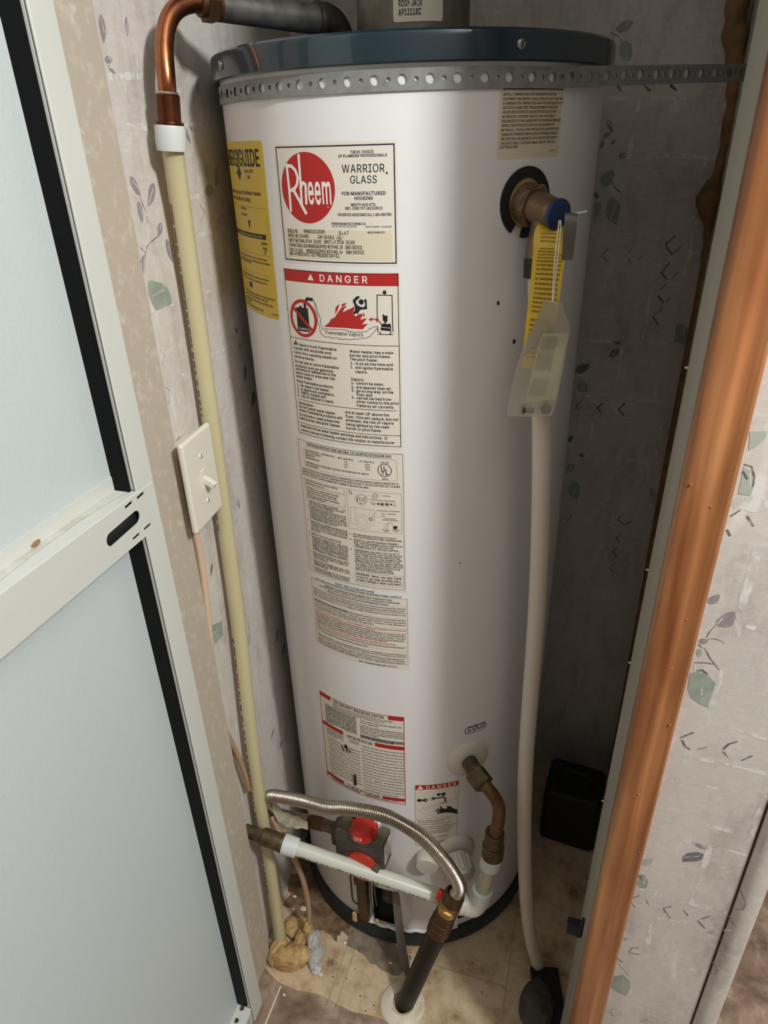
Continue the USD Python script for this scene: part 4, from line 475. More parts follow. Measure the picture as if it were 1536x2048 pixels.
# clear plastic film: mostly see-through, with a sheen
MATS['film'] = usdkit.material(stage, '/World/Looks/film', {'tr': ('transparent_bsdf', {'color': (.93, .92, .88)}), 'gl': ('glossy_bsdf', {'roughness': .25, 'color': (.9, .9, .88)}), 'df': ('diffuse_bsdf', {'color': lin(226, 221, 208)}), 'm1': ('mix_closure', {'fac': .35}), 'm2': ('mix_closure', {'fac': .20})},
                               [('gl.BSDF', 'm1.closure2'), ('df.BSDF', 'm1.closure1'), ('tr.BSDF', 'm2.closure1'), ('m1.closure', 'm2.closure2')], surface='m2.closure')

# ------------------------------------------------------------------ the setting
W0 = np.array((-.218, -.325, 0)); A5 = math.radians(5); WN = np.array((math.cos(A5), math.sin(A5), 0)); WT = np.array((-math.sin(A5), math.cos(A5), 0))
def struct(name, mesh, m, parent=None, smooth=False, **kw):
    return obj(name, mesh, m, parent, smooth=smooth, kind=None if parent is not None else 'structure', **kw)
struct('floor', boxm(-1.3, 2.6, -2.8, 1.5, -.03, 0), 'vinyl', label='brown marbled vinyl floor of the room')
fl = stage.GetPrimAtPath('/World/floor')
e = [(-.163 + i * .035, -.360 - .010 * (i / 14) - .003 * math.sin(i * 2.1) - .002 * math.sin(i * 5.3)) for i in range(15)]
obj('linoleum', plate(Polygon([(-.275, .275), (-.235, -.2), (-.21, -.34), (-.18, -.355)] + e + [(.36, -.385), (.42, -.35), (.42, .275)]), .0025), 'linoleum', fl, smooth=False, label='worn beige linoleum inside the closet')
tl = [boxm(.07, .2317, -.2519, -.2500, .0025, .0030), boxm(.2308, .2326, -.38, -.08, .0025, .0030), boxm(-.0706, -.0690, -.37, -.26, .0025, .0030), boxm(-.054, -.0528, -.368, -.262, .0025, .0030), boxm(.05, .0516, -.25, -.1, .0025, .0030)]
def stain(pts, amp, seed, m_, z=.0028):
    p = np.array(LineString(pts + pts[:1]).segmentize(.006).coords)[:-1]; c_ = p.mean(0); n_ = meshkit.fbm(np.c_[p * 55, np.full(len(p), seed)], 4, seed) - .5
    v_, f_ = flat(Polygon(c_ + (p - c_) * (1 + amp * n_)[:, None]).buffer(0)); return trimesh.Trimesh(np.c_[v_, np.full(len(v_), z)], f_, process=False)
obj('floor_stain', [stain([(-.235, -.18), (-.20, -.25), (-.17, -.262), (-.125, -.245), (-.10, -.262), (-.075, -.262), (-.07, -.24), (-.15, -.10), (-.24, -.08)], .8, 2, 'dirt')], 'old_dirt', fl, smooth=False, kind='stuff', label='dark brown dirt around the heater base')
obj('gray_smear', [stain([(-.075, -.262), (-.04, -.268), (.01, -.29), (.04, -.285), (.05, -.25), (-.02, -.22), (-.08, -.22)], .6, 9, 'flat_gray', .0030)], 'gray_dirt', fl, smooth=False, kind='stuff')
obj('tile_joint', tl, 'tile_line', fl, smooth=False, kind='stuff')
obj('floor_seam', boxm(-.1645, -.1615, -.80, -.362, 0, .0006), 'flake', fl, smooth=False)
sp = [lumpy((x, y, .0028), (s, s * .7, .0009), .5, 2.2, i, 1) for i, (x, y, s) in enumerate([(RNG.uniform(-.13, .22), RNG.uniform(-.36, -.22), RNG.uniform(.0006, .0016)) for _ in range(26)])]
obj('dirt_speck', sp, 'dirt', fl, smooth=False, kind='stuff')
struct('ceiling', boxm(-1.3, 2.6, -2.8, 1.5, 2.7, 2.73), 'ceiling_paint')
def wl(s, d, z): return W0 + WT * s + WN * d + np.array((0, 0, z))
wm = trimesh.creation.box((.03, .63, 2.7)); T = np.eye(4); T[:3, :3] = np.c_[WN, WT, [0, 0, 1]]; T[:3, 3] = wl(.300, -.015, 1.35); wm.apply_transform(T)
wleft = struct('wall_left', wm, 'wallpaper'); setd(wleft, label='left wall of the closet in floral brick wallpaper')
wback = struct('wall_back', boxm(-.32, .44, .27, .30, 0, 2.7), 'wallpaper'); setd(wback, label='shaded back wall of the closet in floral brick wallpaper')
struct('wall_right', boxm(.402, .432, -.355, .27, 0, 2.7), 'wallpaper')
wfront = struct('wall_front', [boxm(.337, .4755, -.400, -.357, 0, 2.7), boxm(-.36, .337, -.400, -.357, 2.0, 2.7), boxm(-1.3, -.245, -.400, -.357, 0, 2.7), boxm(.4755, .50, -.40, .3, 0, 2.7), boxm(.432, .4755, .25, .3, 0, 2.7)], 'wallpaper'); setd(wfront, label='front wall right of the closet in pale floral brick wallpaper')
struct('wall_rear', boxm(-1.3, 2.6, -2.83, -2.8, 0, 2.7), 'room_paint'); struct('wall_east', boxm(2.6, 2.63, -2.8, 1.5, 0, 2.7), 'room_paint'); struct('wall_west', boxm(-1.33, -1.3, -2.8, -.4, 0, 2.7), 'room_paint'); struct('wall_north', boxm(.5, 2.6, 1.5, 1.53, 0, 2.7), 'room_paint')
# jambs and casing
struct('trim_1', put(rbox(.05, .066, 2.0, .0015), frame((-.229, -.352, 1.0), (0, 0, 1), (1, 0, 0))), 'jamb_board', smooth=30, label='tan speckled board edge of the left door jamb')
lean = lambda z: .0075 * z
def leaned(m):
    m = tm(m).copy(); m.vertices[:, 0] += .0075 * m.vertices[:, 2]; return m
je = [(.3258, -.3996), (.337, -.3996), (.337, -.356), (.3385, -.3555), (.3385, -.309), (.3268, -.308)]
jm = trimesh.creation.extrude_polygon(Polygon(je), 2.0, engine='earcut'); jm = leaned(jm)
struct('trim_2', jm, 'gray_board', label='gray raw board edge of the right door jamb')
obj('paint_chip', [lumpy((.3262 + lean(z), -.3085, z), (.0022, .0012, .0012), .6, 3, i, 2) for i, z in enumerate((.60, .83, .955, 1.17))], 'flake', stage.GetPrimAtPath('/World/trim_2'), smooth=True, kind='stuff')
prof = [(0, 0), (0, .006), (.0015, .0095), (.005, .0115), (.012, .0125), (.019, .0125), (.0225, .0115), (.0255, .0095), (.029, .0090), (.0335, .0095), (.037, .0105), (.0392, .0095), (.0405, .006), (.0405, 0)]
cs = trimesh.creation.extrude_polygon(Polygon([(.3262 + x, -.3998 - y) for x, y in prof]), 2.06, engine='earcut'); cs = trimesh.Trimesh(*trimesh.remesh.subdivide(cs.vertices, cs.faces)[:2], process=True)
cas = struct('trim_3', leaned(cs), 'oak_casing', smooth=40, label='orange-brown wooden door casing on the right')
for x, y, z in [(.3412, -.4127, 1.1042), (.3597, -.410, 1.085), (.3575, -.4105, 1.208), (.3609, -.409, .9699), (.3574, -.4098, .9127), (.3671, -.4105, .8436), (.3772 - .011, -.41, .6488), (.352, -.4125, .742)]:
    obj('resin_bead', lathe([(0, -.001), (.0011, -.001), (.0012, .0002), (.0007, .0007), (0, .0009)], frame((x, y, z), (0, -1, 0)), 14), 'oak_casing', cas, smooth=True)
qt = [(.4755, -.399), (.4775, -.4045), (.4815, -.4085), (.487, -.4102), (.494, -.4095), (.498, -.4075), (.5005, -.404), (.5015, -.399)]
tr4 = struct('trim_4', trimesh.creation.extrude_polygon(Polygon(qt), 2.7, engine='earcut'), 'wallpaper', smooth=50, label='papered rounded corner strip at the right wall end')
obj('dark_seam', boxm(.4738, .4762, -.4006, -.399, 0, 2.7), 'dirt', tr4, smooth=False)
# printed pattern of the wallpaper
def leafpoly(b, t, w):
    b, t = np.array(b, float), np.array(t, float); d = t - b; p = np.array((-d[1], d[0])); s = np.linspace(0, 1, 13); h = w * .5 * np.sin(np.pi * s ** .8) ** .85
    return Polygon(np.vstack([b + np.outer(s, d) + np.outer(h, p), (b + np.outer(s, d) - np.outer(h, p))[::-1]])).buffer(0)
PK = {'lp': 'print_purple', 'lg': 'print_green', 'ld': 'print_dark', 's': 'print_stroke', 'w': 'print_mortar', 'pg': 'print_green', 'pd': 'print_dark', 'lp2': 'print_purple', 'lpd': 'print_dark', 'lg2': 'print_palegreen', 'pg2': 'print_palegreen'}
PN = {'print_purple': 'mauve_leaf_print', 'print_green': 'green_leaf_print', 'print_dark': 'gray_leaf_print', 'print_stroke': 'stem_print', 'print_mortar': 'mortar_print', 'print_palegreen': 'pale_leaf_print'}
WSC = {'left': .00014, 'front': .00014, 'trim': .00014, 'back': .00022}
def wavy(l, seed):
    g = l.segmentize(.006); p = np.array(g.coords); j = meshkit.noise(np.c_[p * 160, np.full(len(p), seed)], seed) - .5; return p, j
for wname, prim, fn in [('left', wleft, lambda u, v, t: W0 + np.outer(u, WT) + t * WN + np.outer(v, [0, 0, 1])), ('front', wfront, lambda u, v, t: np.c_[u, np.full(len(u), -.400 - t), v]), ('trim', tr4, lambda u, v, t: np.c_[u, np.full(len(u), -.4106 - t), v]), ('back', wback, lambda u, v, t: np.c_[u, np.full(len(u), .27 - t), v])]:
    by = {}
    for i, op in enumerate(PRINTS[wname]):
        k, P = op[0], [(a / 1e4, b / 1e4) for a, b in op[1]]; m_ = PK[k]
        if len(P) == 2 and k[0] == 'l': g = leafpoly(P[0], P[1], op[2])
        elif k in 'sw':
            w = op[2] * WSC[wname] * (.85 if k == 's' else 1); p, j = wavy(LineString(P), i)
            g = unary_union([LineString([p[a], p[a + 1]]).buffer(w * (.32 + .36 * j[a] + (.18 if k == 'w' else .12)), quad_segs=3) for a in range(len(p) - 1)])
        else:
            g = Polygon(P).buffer(0).buffer(.0008).buffer(-.0008)
        if k == 'w': by.setdefault(m_, []).append((g, .00015)); continue
        by.setdefault(m_, []).append((g, .0003 if k != 's' else .00045))
        if k in ('pg', 'pg2', 'lp', 'lpd', 'lg') and g.area > 2.5e-5:     # pale vein
            mr = g.minimum_rotated_rectangle.exterior.coords; a = (np.array(mr[0]) + mr[1]) / 2; b = (np.array(mr[2]) + mr[3]) / 2; c = (np.array(mr[1]) + mr[2]) / 2; d = (np.array(mr[3]) + mr[0]) / 2
            if np.linalg.norm(c - d) > np.linalg.norm(a - b): a, b = c, d
            by.setdefault('print_mortar', []).append((LineString([a * .85 + b * .15, a * .3 + b * .7 + .002]).buffer(.0005).intersection(g), .0004))
    for m_, gs in by.items():
        ms = []
        for lift in sorted({l for g, l in gs}):
            u_ = unary_union([g for g, l in gs if l == lift and not g.is_empty])
            if u_.area > 0: ms.append(wrap(*flat(u_), fn, lift, 1.0))
        obj(PN[m_], ms, m_, prim, smooth=False, kind='stuff')

# ------------------------------------------------------------------ the opened metal door
dr = UsdGeom.Xform.Define(stage, '/World/door_1').GetPrim(); LOC['/World/door_1'] = np.zeros(3); setd(dr, kind='structure', label='opened white metal door seen from its hollow back')
obj('panel', boxm(-.2095, -.205, -.97, -.405, .03, 2.0), 'door_panel', dr, smooth=False)
obj('edge_flange', [put(rbox(.003, .030, .984, .0012), frame((-.1815, -.4165, .5), (0, 0, 1), (1, 0, 0))), put(rbox(.003, .030, .951, .0012), frame((-.1815, -.4165, 1.5195), (0, 0, 1), (1, 0, 0))), boxm(-.205, -.1805, -.4040, -.4022, .008, 1.99), boxm(-.1905, -.1845, -.4312, -.4290, .008, .99), boxm(-.1905, -.1845, -.4312, -.4290, 1.046, 1.99)], 'door_white', dr, smooth=30)
obj('weather_seal', boxm(-.2050, -.187, -.4350, -.4300, .06, 1.99), 'rubber_black', dr, smooth=False)
sl = lambda a, b, w: LineString([a, b]).buffer(w, cap_style='flat')
face = sbox(-.97, .9925, -.4040, 1.0435)                     # (y, z) of the channel's front
cut = [sl((-.4545, 1.0375), (-.4425, 1.0385), .0018), sl((-.4342, 1.0378), (-.4218, 1.0390), .0018), sl((-.4539, 1.0004), (-.4418, 1.0009), .0016), sl((-.4338, 1.0008), (-.4217, 1.0016), .0016), LineString([(-.4835, 1.0180), (-.4425, 1.0200)]).buffer(.0072)]
MX = np.array([[0, 0, 1., -.1808], [1, 0, 0, 0], [0, 1, 0, 0], [0, 0, 0, 1]])
ch = [plate(face.difference(unary_union(cut)), .0015, MX)]
top = sbox(-.97, -.205, -.406, -.1805).difference(unary_union([Point(-.4218, -.1985).buffer(.0046), Point(-.4430, -.1983).buffer(.0046)]))   # (y, x)
MT = np.array([[0, 1., 0, 0], [1, 0, 0, 0], [0, 0, -1., 1.0445], [0, 0, 0, 1]])
t_ = plate(top, .0013); t_.apply_transform(MT); trimesh.repair.fix_normals(t_); ch.append(t_)
ch += [boxm(-.205, -.1805, -.97, -.406, .9922, .9935), boxm(-.2052, -.2040, -.97, -.412, 1.0440, 1.0608)]
ch.append(put(tube([(-.1816, -.97, 1.0429), (-.1816, -.404, 1.0429)], .0016, 10), np.eye(4)))
st_ = obj('stiffener', ch, 'door_white', dr, smooth=30)
obj('channel_shade_fill', boxm(-.2040, -.1860, -.52, -.4075, .9945, 1.0425), 'hollow_shade_gray', dr, smooth=False)  # dark filler box; its colour paints the shade inside the channel
obj('dust', sheet([(-.2045, -.62, 1.0449), (-.2045, -.5, 1.0449), (-.2045, -.43, 1.0449)], [(-.192, -.62, 1.0449), (-.196, -.5, 1.0449), (-.188, -.43, 1.0449)], .0002)[0], 'dust', st_, smooth=True)
obj('rust_spot', lumpy((-.2035, -.5485, 1.0475), (.0012, .005, .0022), .6, 2.5, 4, 3), 'rust_spot', dr, smooth=True)
fb = sbox(-.97, .022, -.436, .0515); bot = [plate(fb.difference(unary_union([Point(-.447, .036).buffer(.0055), sl((-.52, .04), (-.49, .04), .006)])), .0015, MX)]
tb = sbox(-.97, -.205, -.433, -.1805).difference(unary_union([Point(-.4365, -.1968).buffer(.0042), Point(-.4560, -.1968).buffer(.0042)])); t2 = plate(tb, .0013); MT2 = MT.copy(); MT2[2, 3] = .0525; t2.apply_transform(MT2); trimesh.repair.fix_normals(t2); bot.append(t2)
obj('stiffener', bot, 'door_white', dr, smooth=30)

# ------------------------------------------------------------------ water heater
def cylp(u, v, t): a = u / R; t = np.asarray(t) * .4; return np.c_[(R + t) * np.sin(a), -(R + t) * np.cos(a), v]
def rad(deg): a = math.radians(deg); return np.array((math.sin(a), -math.cos(a), 0))
def cp(deg, z, o=0): return rad(deg) * (R + o) + np.array((0, 0, z))
wh = thing('water_heater', 'tall white cylindrical gas water heater with dark green top cap and many labels', 'water heater')
# jacket: a shell with the burner opening left out
th = np.radians(np.arange(-180, 180, 1.0)); zs = np.array([.046, .058, .10, .158, .25, .6, 1.0, 1.424]); k = len(th)
V = np.array([(R * math.sin(a), -R * math.cos(a), z) for z in zs for a in th]); F = []
for i in range(len(zs) - 1):
    for j in range(k):
        if 1 <= i <= 2 and -6.5 < math.degrees(th[j]) + .5 < 33: continue
        a, b = i * k + j, i * k + (j + 1) % k; F += [(a, b, b + k), (a, b + k, a + k)]
obj('jacket', trimesh.Trimesh(V, np.array(F), process=False), 'jacket', wh, smooth=True)
obj('top_cap', lathe([(R - .004, 1.4185), (R + .0062, 1.4180), (R + .0078, 1.4195), (R + .0078, 1.4385), (R + .0068, 1.4425), (R + .004, 1.4448), (R - .004, 1.4456), (.19, 1.4440), (0, 1.4440)], n=200), 'cap_green', wh, smooth=30)
for d, z in ((40.7, 1.4312), (-44.0, 1.4308)):
    s = obj('cap_screw', lathe([(0, 0), (.0046, 0), (.0044, .0016), (.003, .003), (0, .0034)], frame(cp(d, z, .0076), rad(d)), 20), 'screw_steel', wh, smooth=30)
    obj('slot', put(rbox(.0055, .0011, .0008, .0002, 6), frame(cp(d, z, .0109), rad(d), (0, .3, 1))), 'hole_dark', s)
obj('base_ring', lathe([(R - .012, .012), (R + .006, .010), (R + .0088, .013), (R + .0088, .040), (R + .007, .0450), (R + .001, .0455), (R - .012, .0455)], n=180), 'ring_green', wh, smooth=30)
obj('dark_interior_core', lathe([(0, .012), (R - .010, .012), (R - .010, .05), (R - .02, .2), (0, .2)], n=48), 'hole_dark', wh)  # near-black core, coloured to give the shade inside the burner opening
for d in (-75, 45, 165): obj('leg', rod(rad(d) * .19 + (0, 0, .002), rad(d) * .19 + (0, 0, .014), .016), 'ring_green', wh)
COL = {'paper': 'label_paper', 'C': 'label_cream', 'Y': 'label_yellow', 'K': 'ink_black', 'N': 'ink_navy', 'R': 'ink_red', 'W': 'ink_white', 'y': 'ink_yellow'}
CN = {'paper': 'paper', 'C': 'cream_panel', 'Y': 'yellow_print', 'K': 'black_print', 'N': 'navy_print', 'R': 'red_print', 'W': 'white_print', 'y': 'yellow_print'}
SC = {'brand_label': 129e-6, 'danger_label': 98e-6, 'conversion_label': 83e-6, 'vent_label': 94e-6, 'lighting_label': 220e-6, 'energy_label': 52e-6, 'valve_notice_label': 104e-6, 'scald_label': 64e-6, 'cold_mark': 110e-6}
LT = {'brand_label': 'white and red brand plate with round red emblem', 'danger_label': 'white danger label with red header and fire pictogram', 'conversion_label': 'white gas conversion instructions label with small diagrams', 'vent_label': 'white direct vent notice label with some red lines', 'lighting_label': 'white lighting instructions label with red corner bars',
      'energy_label': 'yellow energy rating label on the left side', 'valve_notice_label': 'cream relief valve notice label near the top right', 'scald_label': 'small white hot water danger label with tap pictogram', 'cold_mark': 'black outlined COLD mark above the cold inlet'}
for name, ops in LABELS:
    sc = SC[name]; paper, groups, first = [], {}, True
    for op in ops:
        k, c = op[0], op[1]; S = 1e-4; lift = .0006
        if k == 'R':
            x0, y0, x1, y1 = [q * S for q in op[2]]; g = flat(sbox(x0, y0, x1, y1) if c not in ('Y',) else sbox(x0 + .004, y0 + .004, x1 - .004, y1 - .004).buffer(.004))
            if first and not paper and c in ('paper', 'Y', 'C'): paper.append(wrap(*g, cylp, .00035, .008)); first = False; continue
        elif k == 'B':
            w = op[2] * sc; x0, y0, x1, y1 = [q * S for q in op[3]]; g = flat(sbox(x0, y0, x1, y1).difference(sbox(x0 + w, y0 + w, x1 - w, y1 - w))); lift = .0008
        elif k == 'P': g = flat(Polygon([(a * S, b * S) for a, b in op[2]]).buffer(0)); lift = .0008 if c != 'W' else .0010
        elif k == 'L': g = flat(LineString([(a * S, b * S) for a, b in op[3]]).buffer(op[2] * sc / 2, cap_style='flat' if c in 'KN' else 'square')); lift = .0008 if c == 'K' else .0010
        elif k == 'D':
            p = Point(op[2] * S, op[3] * S).buffer(op[4] * S); w = op[5] * sc
            if w: p = p.difference(Point(op[2] * S, op[3] * S).buffer(max(op[4] * S - w, 1e-5)))
            g = flat(p); lift = .0008 if c != 'W' else .0010
        elif k in 'EO':
            p = affinity.scale(Point(0, 0).buffer(1, 48), op[4] * S, op[5] * S)
            if k == 'O': w = op[6] * sc / 2; p = affinity.scale(Point(0, 0).buffer(1, 48), op[4] * S + w, op[5] * S + w).difference(affinity.scale(Point(0, 0).buffer(1, 48), op[4] * S - w, op[5] * S - w)); lift = .0010
            g = flat(affinity.translate(p, op[2] * S, op[3] * S))
        else:
            c = 'y' if c == 'Y' else c; g = text2d(op[2], op[3] * S, op[4] * S, op[5] * S, op[6] * S, op[7]); lift = .0012 if c in 'Wy' else .0010
        groups.setdefault(c, []).append(wrap(*g, cylp, lift))
    if paper:
        lab = obj(name, paper, {'Y': 'label_yellow', 'C': 'label_cream'}.get(ops[0][1], 'label_paper'), wh, smooth=True, label=LT[name])
        for c, ms in groups.items(): obj(CN[c], ms, COL[c], lab, smooth=True, kind='stuff')
    else: obj(name, groups['K'], 'ink_black', wh, smooth=True, label=LT[name])
for d, z, s in ((39.2, 1.1934, .0016), (45.3, 1.1473, .0019), (30, .86, .0008)): obj('scratch', lumpy(cp(d, z, 0), (s, s, s * 1.4), .4, 2, 3, 2), 'ink_black', wh)
# relief opening: black gasket ring and insulation plug
G0 = cp(46.3, 1.2935, 0)
a = np.linspace(math.radians(-100), math.radians(235), 70); GX = np.array((rad(90 + 46.3))); ring = []
for r_i, r_o, l0 in ((.0245, .0375, .0),):
    P_ = Polygon(np.vstack([np.c_[r_o * .86 * np.cos(a), r_o * .92 * np.sin(a)], np.c_[r_i * .9 * np.cos(a[::-1]), r_i * .98 * np.sin(a[::-1])]]))
    pl_ = trimesh.creation.extrude_polygon(P_, .006, engine='earcut'); v, f = trimesh.remesh.subdivide_to_size(pl_.vertices, pl_.faces, .008)
    u = math.radians(46.3) * R; ring = trimesh.Trimesh(np.vstack([cylp(np.array([u + x]), np.array([1.2935 + y]), z + .0003) for x, y, z in v]), f, process=False)
obj('valve_gasket', ring, 'gasket_black', wh, smooth=40)
p_ = affinity.scale(Point(0, 0).buffer(1, 40), .0225, .0250); obj('insulation_plug', wrap(*flat(affinity.translate(p_, math.radians(46.3) * R, 1.2935)), cylp, .0012), 'foam_tan', wh, smooth=True)
# cold inlet escutcheon
obj('inlet_escutcheon', lathe([(.010, .006), (.014, .0085), (.022, .008), (.031, .005), (.0355, .0005), (.0355, -.003), (.010, -.003)], frame(cp(35.7, .488), rad(35.7)), 56), 'plastic_white', wh, smooth=40)
# access panel over the burner
def patch(d0, d1, z0, z1, o, t=.0012, n=16):
    a = np.radians(np.linspace(d0, d1, n)); V = []
    for rr in (R + o, R + o + t):
        for z in (z0, z1): V += [(rr * math.sin(x), -rr * math.cos(x), z) for x in a]
    F = []
    for i in range(n - 1):
        A, B, Cc, D = i, n + i, 2 * n + i, 3 * n + i
        F += [(Cc, Cc + 1, D + 1), (Cc, D + 1, D), (A, B + 1, A + 1), (A, B, B + 1), (A, A + 1, Cc + 1), (A, Cc + 1, Cc), (B, D + 1, B + 1), (B, D, D + 1)]
    for i in (0, n - 1): F += [(i, 2 * n + i, 3 * n + i), (i, 3 * n + i, n + i)]
    m = trimesh.Trimesh(np.array(V), np.array(F), process=False); trimesh.repair.fix_normals(m); return m
pan = patch(6.5, 33.6, .058, .168, .004); v = pan.vertices; sh = (v[:, 0] - .02) * .0
ang = np.degrees(np.arctan2(v[:, 0], -v[:, 1])); low = v[:, 2] < .1; v[low, 2] = .068 - np.clip((ang[low] - 6.5) / 27, 0, 1) * .052; v[~low, 2] = .172 - np.clip((ang[~low] - 6.5) / 27, 0, 1) * .035; pan.vertices = v
obj('access_panel', pan, 'jacket', wh, smooth=30, label='curved jacket door left slightly ajar over the burner')
obj('jacket_lip', tube([cp(d, .0535 + .002 * math.sin(d), .004) for d in np.linspace(-9.5, 22, 30)], .0042, 10), 'jacket', wh, smooth=True)
obj('burner_box', [patch(-8, 36, .050, .168, -.05), lumpy(cp(1, .12, -.02), (.018, .012, .03), .3, 3, 2, 3), rod(cp(3, .15, -.015), cp(5, .07, -.02), .006)], 'valve_gray', wh, smooth=40)
obj('burner_tube', [put(rbox(.022, .014, .118, .004), frame(cp(-10.2, .112, .006), (0, 0, 1), rad(80))), put(rbox(.026, .018, .03, .003), frame(cp(-10.2, .178, .008), (0, 0, 1), rad(80)))], 'burner_brown', wh)
obj('wire_guard', tube(spline([cp(-12.4, .185, .008), cp(-14.9, .178, .013), cp(-15.1, .16, .013), cp(-15.0, .115, .013), cp(-14.3, .104, .013), cp(-12.0, .097, .010)], 40), .0017, 10), 'burner_brown', wh, smooth=True)
obj('pilot_tube', [tube(spline([cp(-5.3, .27, .02), cp(-5.8, .2, .012), cp(-6.0, .13, .01), cp(-5.4, .075, .004)], 30), .0022, 10), tube(spline([cp(-3.6, .27, .02), cp(-4.2, .2, .01), cp(-4.4, .1, .0)], 30), .0017, 10)], 'galvanized', wh, smooth=True)
obj('dark_opening_patch', patch(33.7, 37.6, .066, .094, .0008, .0004), 'hole_dark', wh)  # flat dark patch painting the shade of a small opening
obj('terminal', put(rbox(.007, .005, .010, .0015), frame(cp(-3.5, .066, .008), (0, 0, 1), rad(80))), 'foam_tan', wh)
obj('terminal', put(rbox(.010, .006, .022, .002), frame(cp(-15, .050, .010), (0, .1, 1), rad(80))), 'foam_tan', wh)
# drain valve
dv = obj('drain_valve', [lathe([(0, 0), (.037, 0), (.037, .003), (.033, .008), (.026, .010), (.022, .010), (.0, .010)], frame(cp(31, .270), rad(31)), 48), lathe([(0, 0), (.0235, 0), (.0245, .004), (.0245, .030), (.021, .038), (.0, .040)], frame(cp(31, .262, .008), rad(31) + np.array((0, 0, -.2))), 40),
     lathe([(0, 0), (.019, 0), (.0205, .003), (.0205, .016), (.018, .020), (0, .021)], frame(cp(19.5, .268, .004), rad(8)), 36), rod(cp(30, .262, .03), cp(31, .205, .036), .0135)], 'plastic_white', wh, smooth=40, label='white plastic drain valve at the foot')
for q in range(9):
    b = math.radians(q * 40); fr_ = frame(cp(31, .262, .028), rad(31) + np.array((0, 0, -.2))); obj('grip_rib', put(rbox(.006, .004, .026, .0015, 6), fr_ @ frame((.0242 * math.cos(b), .0242 * math.sin(b), 0), (0, 0, 1), (-math.sin(b), math.cos(b), 0))), 'plastic_white', dv)
# gas control
gv = -5.2; GXv = rad(90 + gv); GYv = rad(gv)
def gp(t, o, z): return GYv * (R + o) + GXv * t + np.array((0, 0, z))
gc = thing('gas_control_valve', 'dark gray gas control box with red OFF knob on the heater front', 'gas valve', tuple(gp(0, .014, .29)))
obj('body', [put(rbox(.088, .036, .066, .003), frame(gp(0, .032, .3215), (0, 0, 1), GXv)), put(rbox(.018, .03, .04, .003), frame(gp(-.046, .028, .322), (0, 0, 1), GXv)), put(rbox(.056, .02, .018, .003), frame(gp(.005, .03, .285), (0, 0, 1), GXv)), rod(gp(-.004, -.004, .318), gp(-.004, .03, .318), .013)], 'valve_gray', gc)
obj('top_plate', [put(rbox(.084, .033, .0025, .001), frame(gp(.0015, .032, .3555), (0, 0, 1), GXv)), put(rbox(.03, .012, .004, .001), frame(gp(-.028, .036, .357), (0, 0, 1), GXv))], 'valve_top', gc)
kn = obj('knob', lathe([(0, 0), (.0215, 0), (.0225, .002), (.0215, .012), (.0185, .0185), (.0165, .0205), (.006, .0215), (0, .0215)], frame(gp(.006, .038, .357), (0, 0, 1), GXv), 48), 'knob_red', gc, smooth=35, label='red gas cock knob')
for q in range(8):
    b = q * math.pi / 4 + .2; obj('finger_ridge', put(rbox(.004, .006, .015, .0012, 6), frame(gp(.006, .038, .3665) + .0205 * (math.cos(b) * GXv + math.sin(b) * GYv), (0, 0, 1), -math.sin(b) * GXv + math.cos(b) * GYv)), 'knob_red', kn)
tv, tf = text2d('OFF', -.0062, .0062, -.0028, .0062, 0); c_ = gp(.006, .038, .3705)
def off_fn(u, v, t): a = u / .0205; return c_ + .0250 * (np.outer(np.sin(a), GXv) + np.outer(np.cos(a), GYv)) * (1 - np.clip(v, -1, 1)[:, None] * 12) + np.outer(v, [0, 0, 1])
obj('knob_lettering', wrap(tv, tf, off_fn, 0), 'white_print', kn, smooth=False)
di = obj('dial', lathe([(0, 0), (.0275, 0), (.0285, .002), (.027, .008), (.022, .010), (0, .0105)], frame(gp(.006, .050, .292), GYv + np.array((0, 0, .15)), GXv), 56), 'dial_red', gc, smooth=35, label='red temperature dial')
obj('dial_ring', lathe([(.0285, 0), (.0335, 0), (.0335, .003), (.0285, .003), (.0285, 0)], frame(gp(.006, .0495, .292), GYv + np.array((0, 0, .15)), GXv), 56), 'valve_top', gc)
obj('reset_button', rod(gp(.032, .048, .300), gp(.032, .060, .302), .0065), 'valve_top', gc)
fn_face = lambda u, v, t: gp(0, 0, 0) * 0 + GYv * (R + .0503 + t) + np.outer(u, GXv) + np.outer(v, [0, 0, 1])
obj('face_lettering', [wrap(*text2d('Robertshaw', -.018, .026, .331, .0062), fn_face, 0), wrap(*text2d('UNITROL', -.012, .012, .3405, .0034), fn_face, 0)], 'pale_print', gc, smooth=False)
sp_ = [(0.0443, .018), (0.0443, .046)]
obj('side_sticker', put(rbox(.0006, .026, .046, .0002, 6), frame(gp(.0444, .0325, .325), (0, 0, 1), GXv)), 'label_paper', gc)
obj('outlet_cap', [lathe([(0, 0), (.010, 0), (.0105, .006), (.007, .012), (0, .013)], frame(gp(-.012, .02, .3555), (0, 0, 1), GXv), 24)], 'copper_dark', gc, smooth=30)
obj('igniter_button', lathe([(0, 0), (.0075, 0), (.0072, .010), (.004, .0125), (0, .013)], frame(gp(.020, .016, .3555), (0, 0, 1), GXv), 24), 'ring_white', gc, smooth=30)
obj('inlet_fitting', [rod((-.0790, -.2480, .3205), (-.1040, -.2470, .3215), .0115, hexa=True), rod((-.060, -.2490, .3200), (-.0800, -.2480, .3205), .0085)], 'brass_old', gc, smooth=30)

